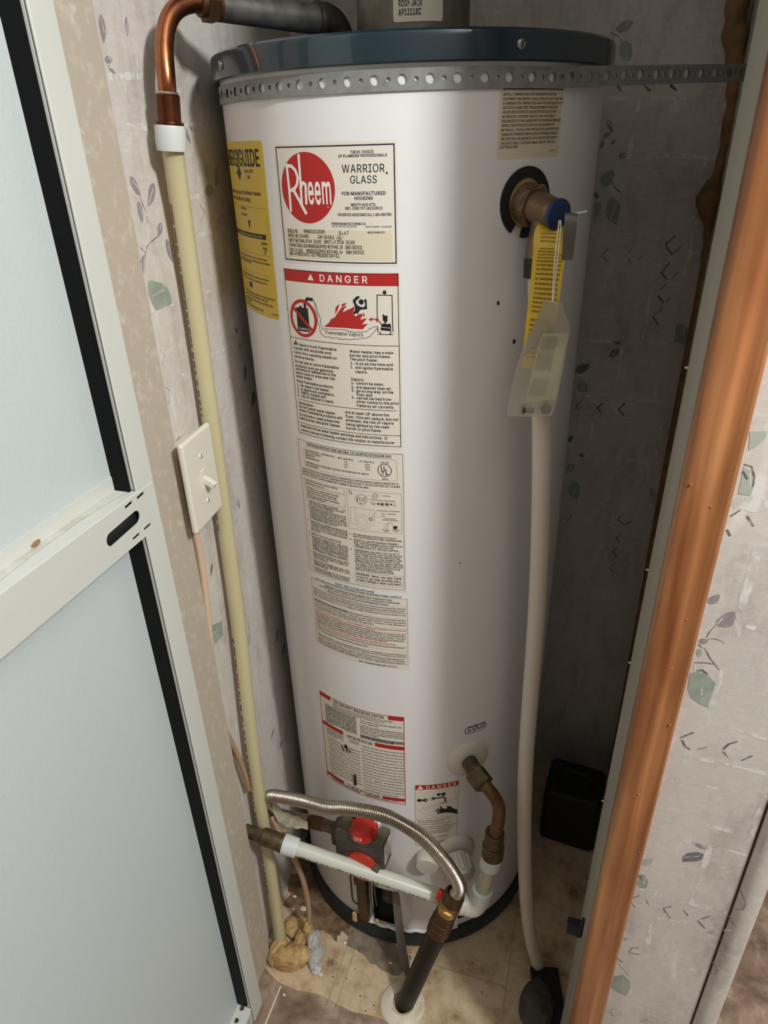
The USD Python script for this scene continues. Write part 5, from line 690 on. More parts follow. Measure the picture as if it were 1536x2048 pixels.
# ------------------------------------------------------------------ strap
st = thing('perforated_strap', 'gray perforated steel strap around the heater top screwed to the right wall', 'strap', (0, -R, 1.3965))
path = [cp(d, 0, .0012) for d in np.linspace(-100, 50, 100)]; p0 = path[-1]; tdir = unit(rad(140)); pe = np.array((.4015, .122, 0))
path = np.array([p[:2] for p in path] + [p0[:2] + (pe[:2] - p0[:2]) * s + np.array((.012, -.008)) * math.sin(math.pi * s) * .0 for s in np.linspace(0.05, 1, 36)])
dl = np.r_[0, np.cumsum(np.linalg.norm(np.diff(path, axis=0), axis=1))]; L_ = dl[-1]; s50 = dl[99]
ctr = (.0) ; s0 = dl[np.argmin(np.abs(np.linspace(-100, 50, 100) - .21))]
strip = sbox(0, 0, L_, .0182); holes = []
for k in range(-40, 60):
    s = s0 + k * .0131 * 1.0
    if .004 < s < L_ - .006: holes.append(Point(s, .0093).buffer(.0044 if k % 2 == 0 else .0021, 12))
pl2 = strip.difference(unary_union(holes)); grid = unary_union([pl2.intersection(sbox(x, -1, x + .006, 1)) for x in []]) if False else None
v2, f2 = [], []; cells = [pl2.intersection(sbox(x, -1, x + .0066, 1)) for x in np.arange(0, L_, .00655)]
v2, f2 = join2([flat(c) for c in cells if not c.is_empty])
CSx, CSy = CubicSpline(dl, path[:, 0]), CubicSpline(dl, path[:, 1])
px_ = lambda s: np.c_[np.interp(s, dl, path[:, 0]), np.interp(s, dl, path[:, 1])]
def strap_fn(u, v, t):
    q = px_(np.clip(u, 0, L_)); d_ = px_(np.clip(u + .001, 0, L_)) - px_(np.clip(u - .001, 0, L_)); d_ /= np.linalg.norm(d_, axis=1)[:, None]; nn = np.c_[d_[:, 1], -d_[:, 0]]
    return np.c_[q + nn * t, 1.3962 + v + .010 * np.clip((u - s50) / (L_ - s50), 0, 1)]
def solid(v2, f2, fn, t):
    a_ = wrap(v2, f2, fn, t, 1); b_ = wrap(v2, f2, fn, 0, 1); m = trimesh.Trimesh(np.vstack([a_.vertices, b_.vertices]), np.vstack([a_.faces, b_.faces[:, ::-1] + len(a_.vertices)]), process=False); return m
obj('band', solid(v2, f2, strap_fn, .0012), 'strap_steel', st, smooth=False)
obj('screw', lathe([(0, 0), (.006, 0), (.004, .003), (0, .0035)], frame((.4005, .1215, 1.4155), (-1, 0, 0)), 16), 'screw_steel', st)

# ------------------------------------------------------------------ hot water line on the left
hp = thing('hot_water_pipe', 'cream plastic pipe on the left wall with copper elbow at its top', 'pipe', (-.193, -.295, 0))
pipe = spline([(-.1931, -.2952, .004), (-.1975, -.283, .20), (-.2030, -.2671, .4924), (-.2078, -.2430, .72), (-.2085, -.2350, .8796), (-.2100, -.2245, 1.1397), (-.2062, -.2270, 1.2774), (-.1968, -.2390, 1.362)], 90)
obj('tube', tube(pipe, .0113, 28), 'pipe_cream', hp, smooth=True)
top_d = np.array((-.1958, -.2401, 1.3711)); e0 = np.array((-.1914, -.2387, 1.4238)); d_ = unit(e0 - top_d)
obj('collar', lathe([(.0118, -.020), (.0150, -.0195), (.0158, -.012), (.0156, .002), (.0148, .0042), (.0108, .0045), (.0108, -.020), (.0118, -.020)], frame(top_d, d_), 40), 'ring_white', hp, smooth=35, label='white plastic crimp collar')
obj('adapter', [lathe([(0, 0), (.0142, 0), (.0145, .0012), (.0142, .003), (.0121, .0033), (.0121, .0265), (.0112, .0275), (0, .0275)], frame(top_d + d_ * .0042, d_), 40)], 'copper_dark', hp, smooth=30, label='dark copper adapter')
obj('solder_joint', lathe([(0, 0), (.0106, 0), (.0112, .001), (.0100, .0026), (0, .0026)], frame(top_d + d_ * .0316, d_), 36), 'solder', hp)
ecb = top_d + d_ * .032
elb = spline([ecb, ecb + d_ * .022, (-.1935, -.2270, 1.4530), (-.1900, -.2105, 1.4745), (-.1815, -.1930, 1.4835), (-.1735, -.1800, 1.4850)], 50)
obj('elbow', tube(elb, .0092, 28), 'copper', hp, smooth=True, label='bright copper elbow')
nd = unit(np.array((-.0780, -.03, 1.478)) - np.array((-.176, -.184, 1.485))); n0 = np.array((-.1755, -.1835, 1.4848))
obj('union_nut', [rod(n0, n0 + nd * .007, .0125, r2=.0125), rod(n0 + nd * .006, n0 + nd * .019, .0172, hexa=True), rod(n0 + nd * .019, n0 + nd * .024, .0145)], 'brass_brown', hp, smooth=30)
obj('nipple', rod(n0 + nd * .022, n0 + nd * .152, .0145, 32), 'galvanized', hp, smooth=30, label='gray galvanized pipe nipple')
q_ = n0 + nd * .15
obj('drop_elbow', [lathe([(0, 0), (.0175, 0), (.0185, .002), (.0185, .007), (.0165, .009), (0, .009)], frame(n0 + nd * .146, nd), 32), tube(spline([q_, q_ + nd * .014, q_ + nd * .026 + (0, 0, -.008), q_ + nd * .031 + (0, 0, -.034)], 24), .0175, 24)], 'galvanized_dark', hp, smooth=40)
# print dashes down the tube, on its left-front side
def on_pipe(s, a0, r=.0116):
    i = s * (len(pipe) - 1); j = int(min(i, len(pipe) - 2)); c = pipe[j] + (pipe[j + 1] - pipe[j]) * (i - j); t = unit(pipe[j + 1] - pipe[j]); n1 = unit(np.cross((0, 1, 0), t)); n2 = np.cross(t, n1); return c + r * (math.cos(a0) * n1 + math.sin(a0) * n2), t, math.cos(a0) * n1 + math.sin(a0) * n2
def dashes(s0_, s1_, m_, name, seed):
    rg = np.random.default_rng(seed); s = s0_; ms = []
    while s < s1_:
        L2 = rg.uniform(.002, .011); p, t, nrm = on_pipe(s, math.radians(243)); ms.append(put(rbox(.0026, .0004, .9 * L2, .0001, 6), frame(p, t, np.cross(t, nrm)))); s += (L2 + rg.uniform(.0008, .004)) / 1.37
    obj(name, ms, m_, hp, kind='stuff', smooth=False)
dashes(.62, .93, 'print_violet', 'pipe_print', 3); dashes(.12, .47, 'print_rust', 'pipe_print', 4)

# ------------------------------------------------------------------ flue pipe
fp = thing('flue_pipe', 'gray galvanized vent pipe rising from the centre of the heater cap', 'vent pipe', (.002, .006, 1.444))
obj('tube', lathe([(0, 0), (.0668, 0), (.0668, .55), (.0, .55)], frame((.002, .006, 1.444), (0, 0, 1)), 72), 'flue_metal', fp, smooth=30)
def fl_fn(u, v, t): a = u / .0668; return np.c_[.002 + (.0668 + t) * np.sin(a), .006 - (.0668 + t) * np.cos(a), v]
ua = .0668 * math.radians(-4.5) ; ub = .0668 * math.radians(44)
lb = obj('sticker', wrap(*flat(sbox(ua + .003, 1.4735, ub - .003, 1.545).buffer(.003)), fl_fn, .0004, .006), 'label_paper', fp, smooth=True, label='white ROOF JACK sticker')
obj('lettering', [wrap(*text2d('ROOF JACK', ua + .006, ua + .0325, 1.4845, .0058, 1), fl_fn, .0008), wrap(*text2d('AP12118C', ua + .006, ua + .0310, 1.4765, .0058, 1), fl_fn, .0008), wrap(*text2d('RHEEM M.G.CO.', ua + .006, ub - .006, 1.4925, .0058, 1), fl_fn, .0008)], 'ink_black', lb, smooth=True)

# ------------------------------------------------------------------ relief valve and discharge pipe
rv = thing('relief_valve', 'bronze relief valve with blue cap and steel lever on the heater upper right', 'valve', tuple(cp(46.3, 1.2935, 0)))
ax = unit(np.array((.2042, -.1945, 1.2848)) - cp(46.3, 1.2935, 0)); v0 = cp(46.3, 1.2935, 0)
obj('body', [rod(v0, v0 + ax * .014, .0205, 32), rod(v0 + ax * .010, v0 + ax * .018, .0215, hexa=True), rod(v0 + ax * .016, v0 + ax * .049, .0160, 36, .0140), tube(spline([v0 + ax * .030, v0 + ax * .030 + (.0, 0, -.018), (.1850, -.1800, 1.249), (.1855, -.1800, 1.240)], 20), .0128, 24)], 'valve_bronze', rv, smooth=35)
obj('cap', lathe([(0, 0), (.0150, 0), (.0155, .0015), (.0150, .004), (.012, .0055), (0, .0055)], frame(v0 + ax * .049, ax), 44), 'cap_blue', rv, smooth=35, label='round blue cap')
lv = v0 + ax * .060
obj('lever', [sheet([lv + (.0005, .0, .003), lv + (.001, -.004, -.002), lv + (.0015, -.0055, -.012), lv + (.0015, -.0045, -.040)], [lv + (.0125, .003, .002), lv + (.013, -.001, -.003), lv + (.0130, -.002, -.012), lv + (.0125, -.0015, -.040)], .0028, 20)[0]], 'lever_steel', rv, smooth=40)
obj('lever_pin', rod(lv + (.0060, .001, .0015), lv + (.0215, .006, .0045), .0013, 10), 'ring_white', rv)
obj('outlet_collar', [lathe([(0, 0), (.0145, 0), (.0150, .0015), (.0150, .018), (.0142, .020), (0, .020)], frame((.1856, -.1800, 1.2420), (.05, -.06, -1)), 28)], 'galvanized_dark', rv, smooth=35)
dp = thing('discharge_pipe', 'off-white plastic pipe running down from the relief valve to the floor', 'pipe', (.286, -.2085, .02))
dpath = spline([(.1866, -.1815, 1.228), (.1950, -.1930, 1.16), (.2050, -.2070, 1.079), (.2196, -.2100, .8272), (.2246, -.2100, .557), (.2370, -.2100, .3327), (.2568, -.2080, .140), (.2830, -.2080, .022)], 80)
obj('tube', tube(dpath, .0112, 28), 'pipe_ivory', dp, smooth=True)
bt = thing('drain_boot', 'dark gray lumpy rubber drain boot on the floor under the white discharge pipe', 'drain fitting', (.293, -.27, .0025))
obj('boot', lumpy((.2865, -.2770, .022), (.030, .042, .0225), .28, 1.6, 11), 'boot_gray', bt, smooth=True)
obj('dark_hole_block', put(rbox(.05, .12, .012, .002), frame((.3080, -.262, .009), (0, 0, 1), (1, .25, 0))), 'flat_black', bt)  # black block on the floor, its colour standing in for a hole in shade

# yellow warning tag, string, pouch
def grid_text(G, nn, lines, u0, u1, v0, v1, h, style=1, lift=.0006):
    n_, k_ = G.shape[:2]; out = []
    def fn(u, v, t):
        a = np.clip((1 - v) * (n_ - 1), 0, n_ - 1.001); b = np.clip(u * (k_ - 1), 0, k_ - 1.001); i = a.astype(int); j = b.astype(int); fa = (a - i)[:, None]; fb_ = (b - j)[:, None]
        return G[i, j] * (1 - fa) * (1 - fb_) + G[i + 1, j] * fa * (1 - fb_) + G[i, j + 1] * (1 - fa) * fb_ + G[i + 1, j + 1] * fa * fb_ + SGN * nn[i] * t
    m = max(len(s) for s in lines)
    for q, s in enumerate(lines):
        if not s: continue
        v = v1 - (v1 - v0) * (q + .8) / len(lines); a, b = text2d(s, u0, u0 + (u1 - u0) * min(1, len(s) / m * 1.0), v, h, style); out.append(wrap(a, b, fn, lift, 10))
    return out
cpos = np.array(CP)
TAG = [([0.1923, -0.2017, 1.2903], [0.2145, -0.1986, 1.2917]), ([0.1874, -0.2004, 1.2796], [0.2147, -0.1966, 1.2793]), ([0.1818, -0.1985, 1.2705], [0.2149, -0.1929, 1.27]), ([0.1815, -0.1984, 1.255], [0.2161, -0.1933, 1.2529]), ([0.1815, -0.1990, 1.242], [0.2141, -0.1943, 1.2417]), ([0.1815, -0.2047, 1.2141], [0.2128, -0.2018, 1.2117]), ([0.1809, -0.2131, 1.1857], [0.2112, -0.2117, 1.1812]), ([0.1809, -0.2229, 1.1528], [0.2066, -0.2222, 1.1532]), ([0.1816, -0.2264, 1.1358], [0.2029, -0.2250, 1.1363])]
wt = thing('warning_tag', 'long yellow paper tag hanging on the relief valve behind the clear pouch', 'tag', tuple(TAG[0][0]))
TAG = [tuple(np.array(p) + (cpos - np.array(p)) * (-.030, -.016, -.002, .010, .012, .012, .011, .010, .008)[i] for p in q) for i, q in enumerate(TAG)]
tmesh, TG, TN = sheet([a for a, b in TAG], [b for a, b in TAG], .0004, 40)
SGN = 1.0 if (TN[20] @ (cpos - TG[20, 4])) > 0 else -1.0
tg = obj('tag', tmesh, 'tag_yellow', wt, smooth=40)
tx = ['DO NOT REMOVE', '', 'READ AND FOLLOW THESE', 'INSTRUCTIONS COMPLETELY', 'BEFORE INSTALLING VALVE', '', 'WARNING: IMPORTANT']
obj('lettering', grid_text(TG, TN, tx, .20, .72, .66, .84, .010) + grid_text(TG, TN, ['WARNING: Following instructions', 'to be used for this relief valve only.', 'valve. Extra care must be taken to', 'prevent scalding. Discharge line must', 'not be capped or plugged. Do not use a', 'valve of different size or pressure or', 'a valve with a lower rating than this', 'tank. To avoid water damage or injury', 'due to valve operation, a discharge', 'line must be connected to the outlet,', 'run to a safe place of disposal. This', 'line shall be as short as possible and', 'the same size as the outlet connection', 'of the valve throughout its length and', 'pitched downward to drain.', '', 'INSPECTION OF VALVE: Valves must', 'be checked at least once a year by a', 'plumber to see that no corrosion has', 'affected the working of the valve. If', 'it does not open, replace it at once.', 'Do not attempt to repair this valve.', 'Keep this tag on the valve at all times', 'so that it can be read by anyone who', 'services the tank in the years ahead.'], .14, .94, .08, .66, .0125), 'tag_ink', tg, smooth=False)
POUCH = [([0.1993, -0.2338, 1.2088], [0.2182, -0.2336, 1.207]), ([0.1954, -0.2335, 1.1955], [0.2211, -0.2299, 1.1956]), ([0.1905, -0.2332, 1.1826], [0.2266, -0.2264, 1.1825]), ([0.1855, -0.2331, 1.1694], [0.2266, -0.2247, 1.1693]), ([0.18, -0.2354, 1.1523], [0.2253, -0.2257, 1.1521]), ([0.1757, -0.2389, 1.1324], [0.2233, -0.2293, 1.1307]), ([0.1724, -0.2418, 1.1129], [0.2217, -0.233, 1.1089]), ([0.1716, -0.2469, 1.0883], [0.2168, -0.2366, 1.0892])]
CARD = [([0.2011, -0.2338, 1.1764], [0.2263, -0.2308, 1.1759]), ([0.1983, -0.2325, 1.1673], [0.2257, -0.2283, 1.1676]), ([0.1959, -0.2328, 1.1551], [0.2235, -0.2285, 1.1554]), ([0.1939, -0.2349, 1.1396], [0.222, -0.2317, 1.1376]), ([0.1911, -0.2382, 1.1223], [0.2214, -0.233, 1.1227]), ([0.1887, -0.2422, 1.1036], [0.2191, -0.2354, 1.1068])]
po = thing('plastic_pouch', 'crumpled clear plastic pouch hanging by a string in front of the discharge pipe', 'pouch', tuple(POUCH[0][0]))
wv = lambda a, b: .0011 * np.sin(9 * a + 5 * b) * np.sin(np.pi * b) + .0005 * np.sin(21 * a - 9 * b)
off = np.array((0, -.0055, .001)); fb2 = np.array((0, .0035, 0))
obj('film', [sheet([np.array(a) + off for a, b in POUCH], [np.array(b) + off for a, b in POUCH], .0003, 40, wv)[0], sheet([np.array(a) + fb2 for a, b in POUCH], [np.array(b) + fb2 for a, b in POUCH], .0003, 40, lambda a, b: -wv(a, 1 - b))[0]], 'film', po, smooth=40)
obj('string', [tube(spline([(.2062, -.2130, 1.2815), (.2063, -.2240, 1.2650), (.2068, -.2330, 1.238), (.2082, -.2378, 1.2085)], 24), .0007, 8), tube(spline([(.2075, -.2130, 1.2815), (.2090, -.2240, 1.2650), (.2088, -.2325, 1.238), (.2088, -.2378, 1.2085)], 24), .0007, 8)], 'string', po, smooth=True)
cd = thing('instruction_card', 'pale green folded card inside the clear plastic pouch', 'card', tuple(CARD[0][0]))
cmesh, CG, CNn = sheet([a for a, b in CARD], [b for a, b in CARD], .0004, 30)
SGN = 1.0 if (CNn[15] @ (cpos - CG[15, 4])) > 0 else -1.0
cb = obj('card', cmesh, 'card_green', cd, smooth=40)
cl_ = []
for u in np.linspace(.08, .62, 11):
    for v_ in (.06, .38, .66):
        a = CG[int((1 - v_ - .0) * 29), 0] ; i0, i1 = int((1 - v_ - .25) * 29), int((1 - v_) * 29)
        P2 = np.array([CG[i, 0] + (CG[i, 8] - CG[i, 0]) * u + SGN * CNn[i] * .0004 for i in range(max(i0, 0), i1 + 1)])
        if len(P2) > 2: cl_.append(tube(P2, .00035, 6))
obj('print_lines', cl_, 'card_ink', cb, smooth=False, kind='stuff')
for nm, a, b, lab in (('screw', (.1856, -.2445, 1.0958), (.1985, -.2412, 1.0947), 'brown screw lying sideways at the left in the pouch bottom'), ('screw', (.2108, -.2400, 1.0960), (.2112, -.2290, 1.0958), 'brown screw seen end on at the right in the pouch bottom')):
    a, b = np.array(a), np.array(b); s = thing(nm, lab, 'screw', tuple(a), group=None)
    obj('head', lathe([(0, 0), (.0045, 0), (.0055, .0012), (.0055, .0035), (.003, .0045), (0, .0045)], frame(a, b - a), 24), 'screw_brown', s, smooth=35); obj('shank', rod(a + unit(b - a) * .004, b, .0030, 14), 'screw_brown', s)

# ------------------------------------------------------------------ cold water line
cw = thing('cold_water_pipe', 'white plastic water pipe crossing low in front of the gas control with brass stub', 'pipe', (-.207, -.3014, .331))
A_, B_ = np.array((-.1585, -.3020, .3262)), np.array((.1665, -.2756, .2489)); pd = unit(B_ - A_)
obj('stub', [rod((-.2250, -.3005, .3310), (-.1840, -.3017, .3302), .0112), rod((-.188, -.3017, .3303), A_ + pd * .006, .0145), lathe([(0, 0), (.0155, 0), (.0155, .004), (0, .004)], frame(A_ + pd * .003, pd), 32)], 'brass_old', cw, smooth=30, label='tarnished brass stub at the wall')
obj('collar', lathe([(.0120, 0), (.0162, .0005), (.0168, .003), (.0160, .024), (.0150, .026), (.0120, .026), (.0120, 0)], frame(A_ + pd * .007, pd), 40), 'ring_white', cw, smooth=35)
obj('tube', rod(A_ + pd * .012, B_ - pd * .022, .0122, 36), 'pex_white', cw, smooth=30)
tb_ = np.array((.1769, -.2688, .2697)); tt_ = np.array((.1879, -.2570, .3431)); ud = unit(tt_ - tb_)
obj('elbow', [tube(spline([B_ - pd * .030, B_ - pd * .012, B_ + pd * .002 + (0, 0, .004), tb_ + ud * -.006, tb_ + ud * .010], 30), .0160, 28), lathe([(0, 0), (.0175, 0), (.0175, .02), (0, .02)], frame(B_ - pd * .035, pd), 36)], 'plastic_white', cw, smooth=40)
obj('riser', rod(tb_, tt_ + ud * .004, .0122, 32), 'pex_clear', cw, smooth=30, label='milky clear plastic riser')
obj('riser_collar', lathe([(.0120, 0), (.0160, .0005), (.0165, .003), (.0160, .026), (.0120, .027), (.0120, 0)], frame(tt_ - ud * .006, ud), 40), 'ring_white', cw, smooth=35)
obj('riser_collar', lathe([(.0120, 0), (.0165, .0005), (.0165, .022), (.0120, .024), (.0120, 0)], frame(tb_ - ud * .004, ud), 40), 'ring_white', cw, smooth=35)
u0_ = tt_ + ud * .018; u1_ = np.array((.1913, -.2506, .4155))
obj('union', [rod(u0_, u0_ + (u1_ - u0_) * .45, .0172), rod(u0_ + (u1_ - u0_) * .40, u0_ + (u1_ - u0_) * .95, .0152)], 'brass_old', cw, smooth=30)
nip0 = cp(35.7, .4875, .002); nip1 = np.array((.1510, -.2160, .4945))
fx = spline([u0_ + (u1_ - u0_) * .8, (.1955, -.2490, .4433), (.1930, -.2400, .4600), (.1819, -.2370, .4800), (.1670, -.2300, .4905)], 40)
obj('flexible_tube', tube(fx, .0098, 24), 'bronze_flex', cw, smooth=True, label='bronze colored bent connector tube')
obj('inlet_nut', [rod(nip0, nip1, .0125), rod(nip1 - unit(nip1 - nip0) * .004, nip1 + unit(nip1 - nip0) * .006, .0138), rod((.1500, -.2165, .4950), (.1690, -.2325, .4890), .0165, hexa=True)], 'brass_old', cw, smooth=30)
rg = np.random.default_rng(12); ms = []; s = .03
while s < .245:
    w = rg.uniform(.0012, .0034); b = math.radians(250); n1 = unit(np.cross(pd, (0, 0, 1))); n2 = np.cross(n1, pd); nr = unit(n1 * .99 - n2 * .08); hgt = rg.uniform(.0016, .0034)
    ms.append(put(rbox(w, hgt, .0003, .0001, 6), frame(A_ + pd * (.012 + s) + nr * .0122, nr, pd))); s += w + rg.choice([.0008, .0009, .0035])
obj('pipe_print', ms, 'ink', cw, smooth=False, kind='stuff')

# ------------------------------------------------------------------ gas riser and flexible connector
gr = thing('gas_riser', 'black iron gas pipe leaning up from the white floor flange', 'gas pipe', (.0593, -.3307, .004))
g0, g1 = np.array((.0593, -.3307, -.01)), np.array((.1395, -.3000, .305)); gd = unit(g1 - g0)
gl = np.linalg.norm(g1 - g0)
obj('pipe', rod(g0, g0 + gd * (gl - .085), .0162, 32), 'iron_black', gr, smooth=30)
obj('coupling', [rod(g0 + gd * (gl - .095), g0 + gd * (gl - .060), .0185, 28), rod(g0 + gd * (gl - .078), g0 + gd * (gl - .074), .0192, 28), rod(g0 + gd * (gl - .062), g0 + gd * (gl - .036), .0172, 28)], 'brass_brown', gr, smooth=30)
obj('flare_fitting', [rod(g0 + gd * (gl - .040), g0 + gd * (gl - .024), .0168, r2=.0182), rod(g0 + gd * (gl - .026), g0 + gd * (gl - .012), .0180, hexa=True)], 'brass_bright', gr, smooth=30)
obj('flare_nut', [lathe([(0, 0), (.0172, 0), (.0172, .014), (.0165, .018), (.0140, .0225), (.0112, .0225), (.0112, .01), (0, .01)], frame(g0 + gd * (gl - .013), gd), 36)], 'brass_brown', gr, smooth=30)
obj('valve_lug', put(rbox(.010, .008, .022, .002), frame(g0 + gd * (gl - .01) + np.array((-.0205, .004, -.002)), gd, (1, 0, 0))), 'knob_red', gr, label='small red valve lug')
ff = thing('floor_flange', 'round white floor flange around the foot of the black gas pipe', 'flange', (.0593, -.3307, .0025))
obj('plate', lathe([(.0175, .0), (.0175, .006), (.022, .0085), (.034, .006), (.0395, .001), (.0395, 0), (.0175, 0)], frame((.0593, -.3307, .0025), (0, 0, 1)), 56), 'escutcheon', ff, smooth=40)
fg = thing('flexible_gas_connector', 'corrugated stainless steel gas connector arching over the control valve', 'gas connector', (.1405, -.299, .31))
fpth = spline([g0 + gd * (gl + .002), (.1468, -.3050, .3543 - .010), (.1321, -.310, .3881), (.1179, -.315, .4188), (.0995, -.318, .4468), (.0811, -.320, .465), (.0623, -.320, .4748), (.0434, -.318, .4789), (.0231, -.315, .4769), (-.004, -.310, .468), (-.0371, -.303, .4537), (-.0686, -.297, .4379), (-.1151, -.285, .4217), (-.1648, -.272, .4005), (-.1850, -.2660, .3874), (-.1960, -.2590, .3651), (-.1975, -.2500, .3397), (-.1930, -.2460, .3225), (-.1820, -.2440, .3150), (-.1600, -.2430, .3140), (-.1400, -.2440, .3165), (-.1200, -.2465, .3195)], 1500)
dd = np.r_[0, np.cumsum(np.linalg.norm(np.diff(fpth, axis=0), axis=1))]; ridge = .0095 + .0011 * np.sin(dd / .0034 * 2 * np.pi)
obj('corrugated_tube', tube(fpth, ridge, 22), 'stainless', fg, smooth=True)
obj('end_nut', [rod((-.1240, -.2462, .3192), (-.1020, -.2470, .3214), .0130, hexa=True), rod((-.1290, -.2458, .3185), (-.1235, -.2462, .3192), .0110)], 'brass_brown', fg, smooth=30)
pt = thing('paper_tag', 'crumpled off-white paper label wrapped on the corrugated gas connector', 'tag', (-.17, -.257, .325))
obj('paper', sheet([(-.1840, -.2620, .3660), (-.1640, -.2640, .3540), (-.1450, -.2640, .3500), (-.1230, -.2610, .3380)], [(-.1840, -.2660, .3440), (-.1640, -.2690, .3260), (-.1450, -.2680, .3230), (-.1220, -.2630, .3220)], .0005, 24, lambda a, b: .0013 * np.sin(23 * a + 4 * b))[0], 'paper_tag', pt, smooth=40)
obj('torn_end', sheet([(-.190, -.262, .312), (-.178, -.262, .305), (-.165, -.262, .303)], [(-.186, -.264, .302), (-.176, -.264, .297), (-.163, -.263, .300)], .0005, 12)[0], 'foam_tan', pt, smooth=40)
gs = thing('loose_metal_strip', 'dull gray flat metal strip hanging from the burner opening down to the floor', 'metal strip', (.0572, -.2892, .004))
c5 = [(.0275, -.250, .190), (.0320, -.2580, .155), (.0390, -.2700, .115), (.0500, -.2850, .060), (.0565, -.2900, .030), (.0572, -.2892, .005)]; wdt = [.006, .0075, .008, .0085, .006, .002]
obj('strip', sheet([np.array(p) - (w, 0, 0) for p, w in zip(c5, wdt)], [np.array(p) + (w, 0, 0) for p, w in zip(c5, wdt)], .0008, 30)[0], 'flat_gray', gs, smooth=40)

# ------------------------------------------------------------------ light switch and cable
sw = thing('light_switch', 'ivory toggle light switch plate on the left wall beside the jamb', 'light switch', tuple(wl(.03, 0, .985)))
SF = np.eye(4); SF[:3, 0] = WT; SF[:3, 1] = (0, 0, 1); SF[:3, 2] = WN
pc = wl(.0225, .0300, .9975); SF[:3, 3] = pc
pm = rbox(.0765, .1175, .008, .0035, 16); obj('plate', put(pm, SF), 'switch_ivory', sw, smooth=40)
obj('outlet_box', put(rbox(.042, .088, .026, .002), frame(wl(.0330, .0135, .9975), WN, WT)), 'plastic_white', sw)
def swp(x, y, z=0): M = SF.copy(); M[:3, 3] = pc + WT * x + np.array((0, 0, y)) + WN * z; return M
obj('toggle_bezel', put(rbox(.0105, .0245, .0018, .0005, 6), swp(0, 0, .0042)), 'switch_ivory', sw)
M = swp(0, -.004, .009); rot = np.eye(4); b = math.radians(-32); rot[1:3, 1:3] = [[math.cos(b), -math.sin(b)], [math.sin(b), math.cos(b)]]
obj('toggle', put(rbox(.0078, .0085, .020, .0012), M @ np.linalg.inv(rot)), 'switch_ivory', sw)
for y in (.0300, -.0300):
    s = obj('plate_screw', lathe([(0, 0), (.0033, 0), (.003, .0012), (.0015, .002), (0, .0022)], swp(0, y, .0038), 20), 'switch_ivory', sw); obj('slot', put(rbox(.0008, .005, .0006, .0001, 6), swp(0, y, .0060)), 'hole_dark', s)
cb_ = thing('switch_cable', 'pink-beige electrical cable running down the wall from the switch', 'cable', tuple(wl(.02, .01, .5)))
obj('sheath', [tube(spline([wl(.024, .004, .945), wl(.021, .009, .9225), wl(.0215, .010, .89), wl(.018, .010, .832), wl(.010, .009, .76), wl(.003, .008, .69), wl(-.006, .006, .62)], 50), .0048, 14)], 'cable_beige', cb_, smooth=True)
obj('lower_run', [tube(spline([(-.2180, -.3180, .60), (-.2105, -.3110, .56), (-.2060, -.3010, .50), (-.2060, -.2950, .46), (-.2090, -.2880, .42)], 40), .0042, 12)], 'cable_brown', cb_, smooth=True)
tc_ = thing('pilot_cable', 'thin brown cable curving down behind the cold pipe into the foam', 'cable', (-.141, -.266, .05))
obj('sheath', tube(spline([(-.190, -.262, .330), (-.1760, -.268, .300), (-.1671, -.270, .2793), (-.1520, -.268, .2300), (-.1420, -.264, .1486), (-.1400, -.266, .0816), (-.1430, -.272, .045)], 60), .0048, 14), 'cable_brown', tc_, smooth=True)

# ------------------------------------------------------------------ foam, caulk, debris, small dark things
fo = thing('spray_foam', 'amber spray foam blob sealing the floor hole at the cream pipe foot', 'foam')
FB = [lumpy((-.1690, -.3230, .016), (.033, .021, .019), .30, 1.5, 3), lumpy((-.1500, -.3120, .018), (.022, .020, .021), .3, 1.6, 6), lumpy((-.1890, -.3150, .014), (.016, .026, .017), .3, 1.7, 9), lumpy((-.1530, -.2870, .020), (.011, .024, .018), .35, 1.8, 12), lumpy((-.1440, -.2720, .032), (.009, .012, .026), .3, 2., 15), lumpy((-.1730, -.2600, .008), (.026, .022, .010), .4, 2., 18)]
obj('blob', FB, 'foam_amber', fo, smooth=True)
cg = thing('caulk_lump', 'grayish white clear sealant lump on the floor beside the amber foam', 'sealant')
obj('lump', [lumpy((-.1290, -.2830, .022), (.014, .018, .022), .35, 1.8, 21), lumpy((-.1180, -.3020, .012), (.014, .020, .012), .35, 1.9, 24), lumpy((-.1100, -.3170, .007), (.010, .012, .006), .4, 2., 27)], 'caulk_gray', cg, smooth=True)
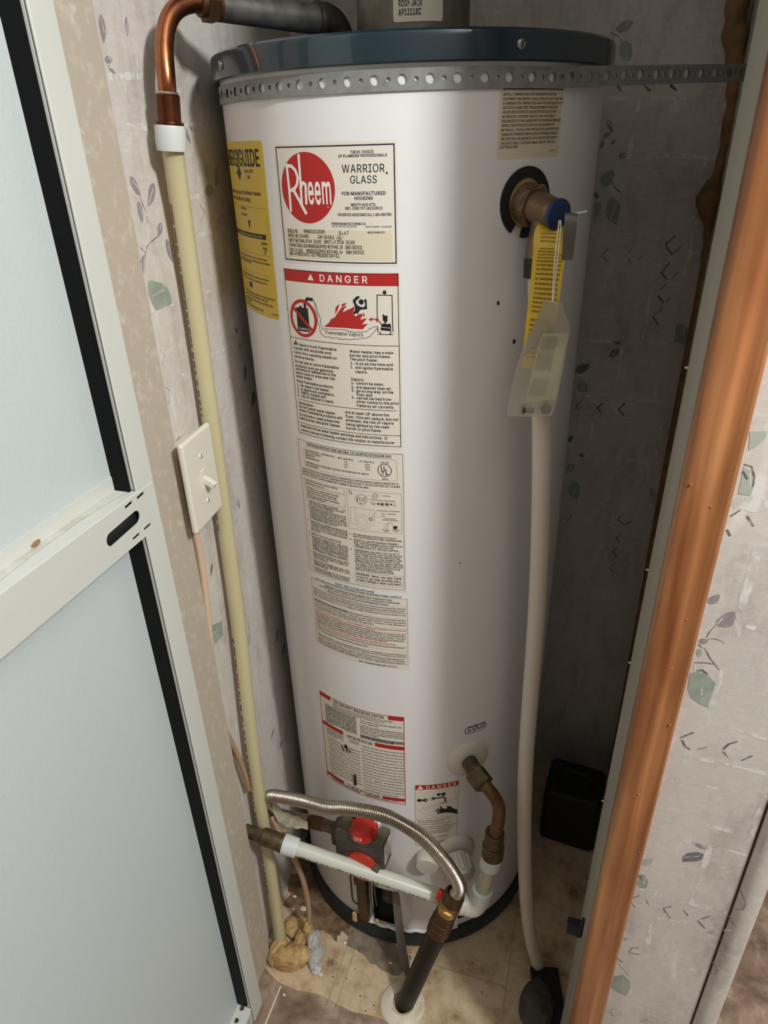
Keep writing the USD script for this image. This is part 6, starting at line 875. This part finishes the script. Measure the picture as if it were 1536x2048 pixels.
for i, (x, y, s, lab) in enumerate([(-.2055, -.2005, .0045, 'pale paint flake near the wall behind the cream pipe'), (-.178, -.2190, .007, 'pale curled flake beside the thin brown cable'), (-.0755, -.2583, .004, 'tiny pale flake on the floor left of the heater base'), (-.1503, -.3760, .0035, 'tiny pale flake on brown floor in front of the foam'), (.0194, -.2700, .0035, 'tiny white crumb on the floor below the burner opening'), (-.1000, -.3250, .005, 'small whitish crumb on the floor right of the foam')]):
    t_ = thing('debris_flake', lab, 'debris', (x, y, .0025)); obj('flake', lumpy((x, y, .0035), (s, s * .7, .0018), .5, 2., i + 40, 2), 'flake', t_, smooth=True)
fs = thing('corner_foam', 'brown spray foam bead down the back right corner of the closet', 'foam')
bd = spline([(.394, .256, 1.60), (.384, .252, 1.47), (.396, .256, 1.41), (.397, .254, 1.33), (.394, .255, 1.295), (.389, .250, 1.262), (.394, .254, 1.235), (.400, .260, 1.20), (.401, .262, 1.0), (.401, .263, .6), (.401, .263, .05)], 240); zz = bd[:, 2]; rr = .0065 + .007 * (meshkit.noise(np.c_[bd * 60]) - .4) * (zz > 1.18) + .009 * np.exp(-((zz - 1.262) / .02) ** 2) + .008 * np.exp(-((zz - 1.47) / .05) ** 2)
obj('bead', tube(bd, np.clip(rr, .006, .02), 18), 'foam_brown', fs, smooth=True)
lc = thing('latch_clip', 'small black metal catch on the rear edge of the right jamb', 'catch', (.3175, -.355, .388))
obj('plate', [put(rbox(.021, .012, .022, .001), frame((.3190, -.350, .3885), (0, 0, 1), (1, 0, 0))), put(rbox(.004, .006, .040, .001), frame((.3262, -.357, .401), (.08, 0, 1), (1, 0, 0)))], 'clip_black', lc)
bx = thing('black_corner_block', 'plain black block with a handle on the floor in the back corner behind the heater', 'case', (.30, .13, .0025))  # plain black rounded box with a handle, identity unclear
obj('body', [put(rbox(.115, .10, .15, .01), frame((.318, .115, .0775), (0, 0, 1), (1, -.1, 0)))], 'flat_black', bx)
obj('handle', tube(spline([(.285, .115, .152), (.290, .115, .172), (.318, .112, .180), (.346, .110, .172), (.350, .110, .152)], 24), .006, 12), 'flat_black', bx, smooth=True)
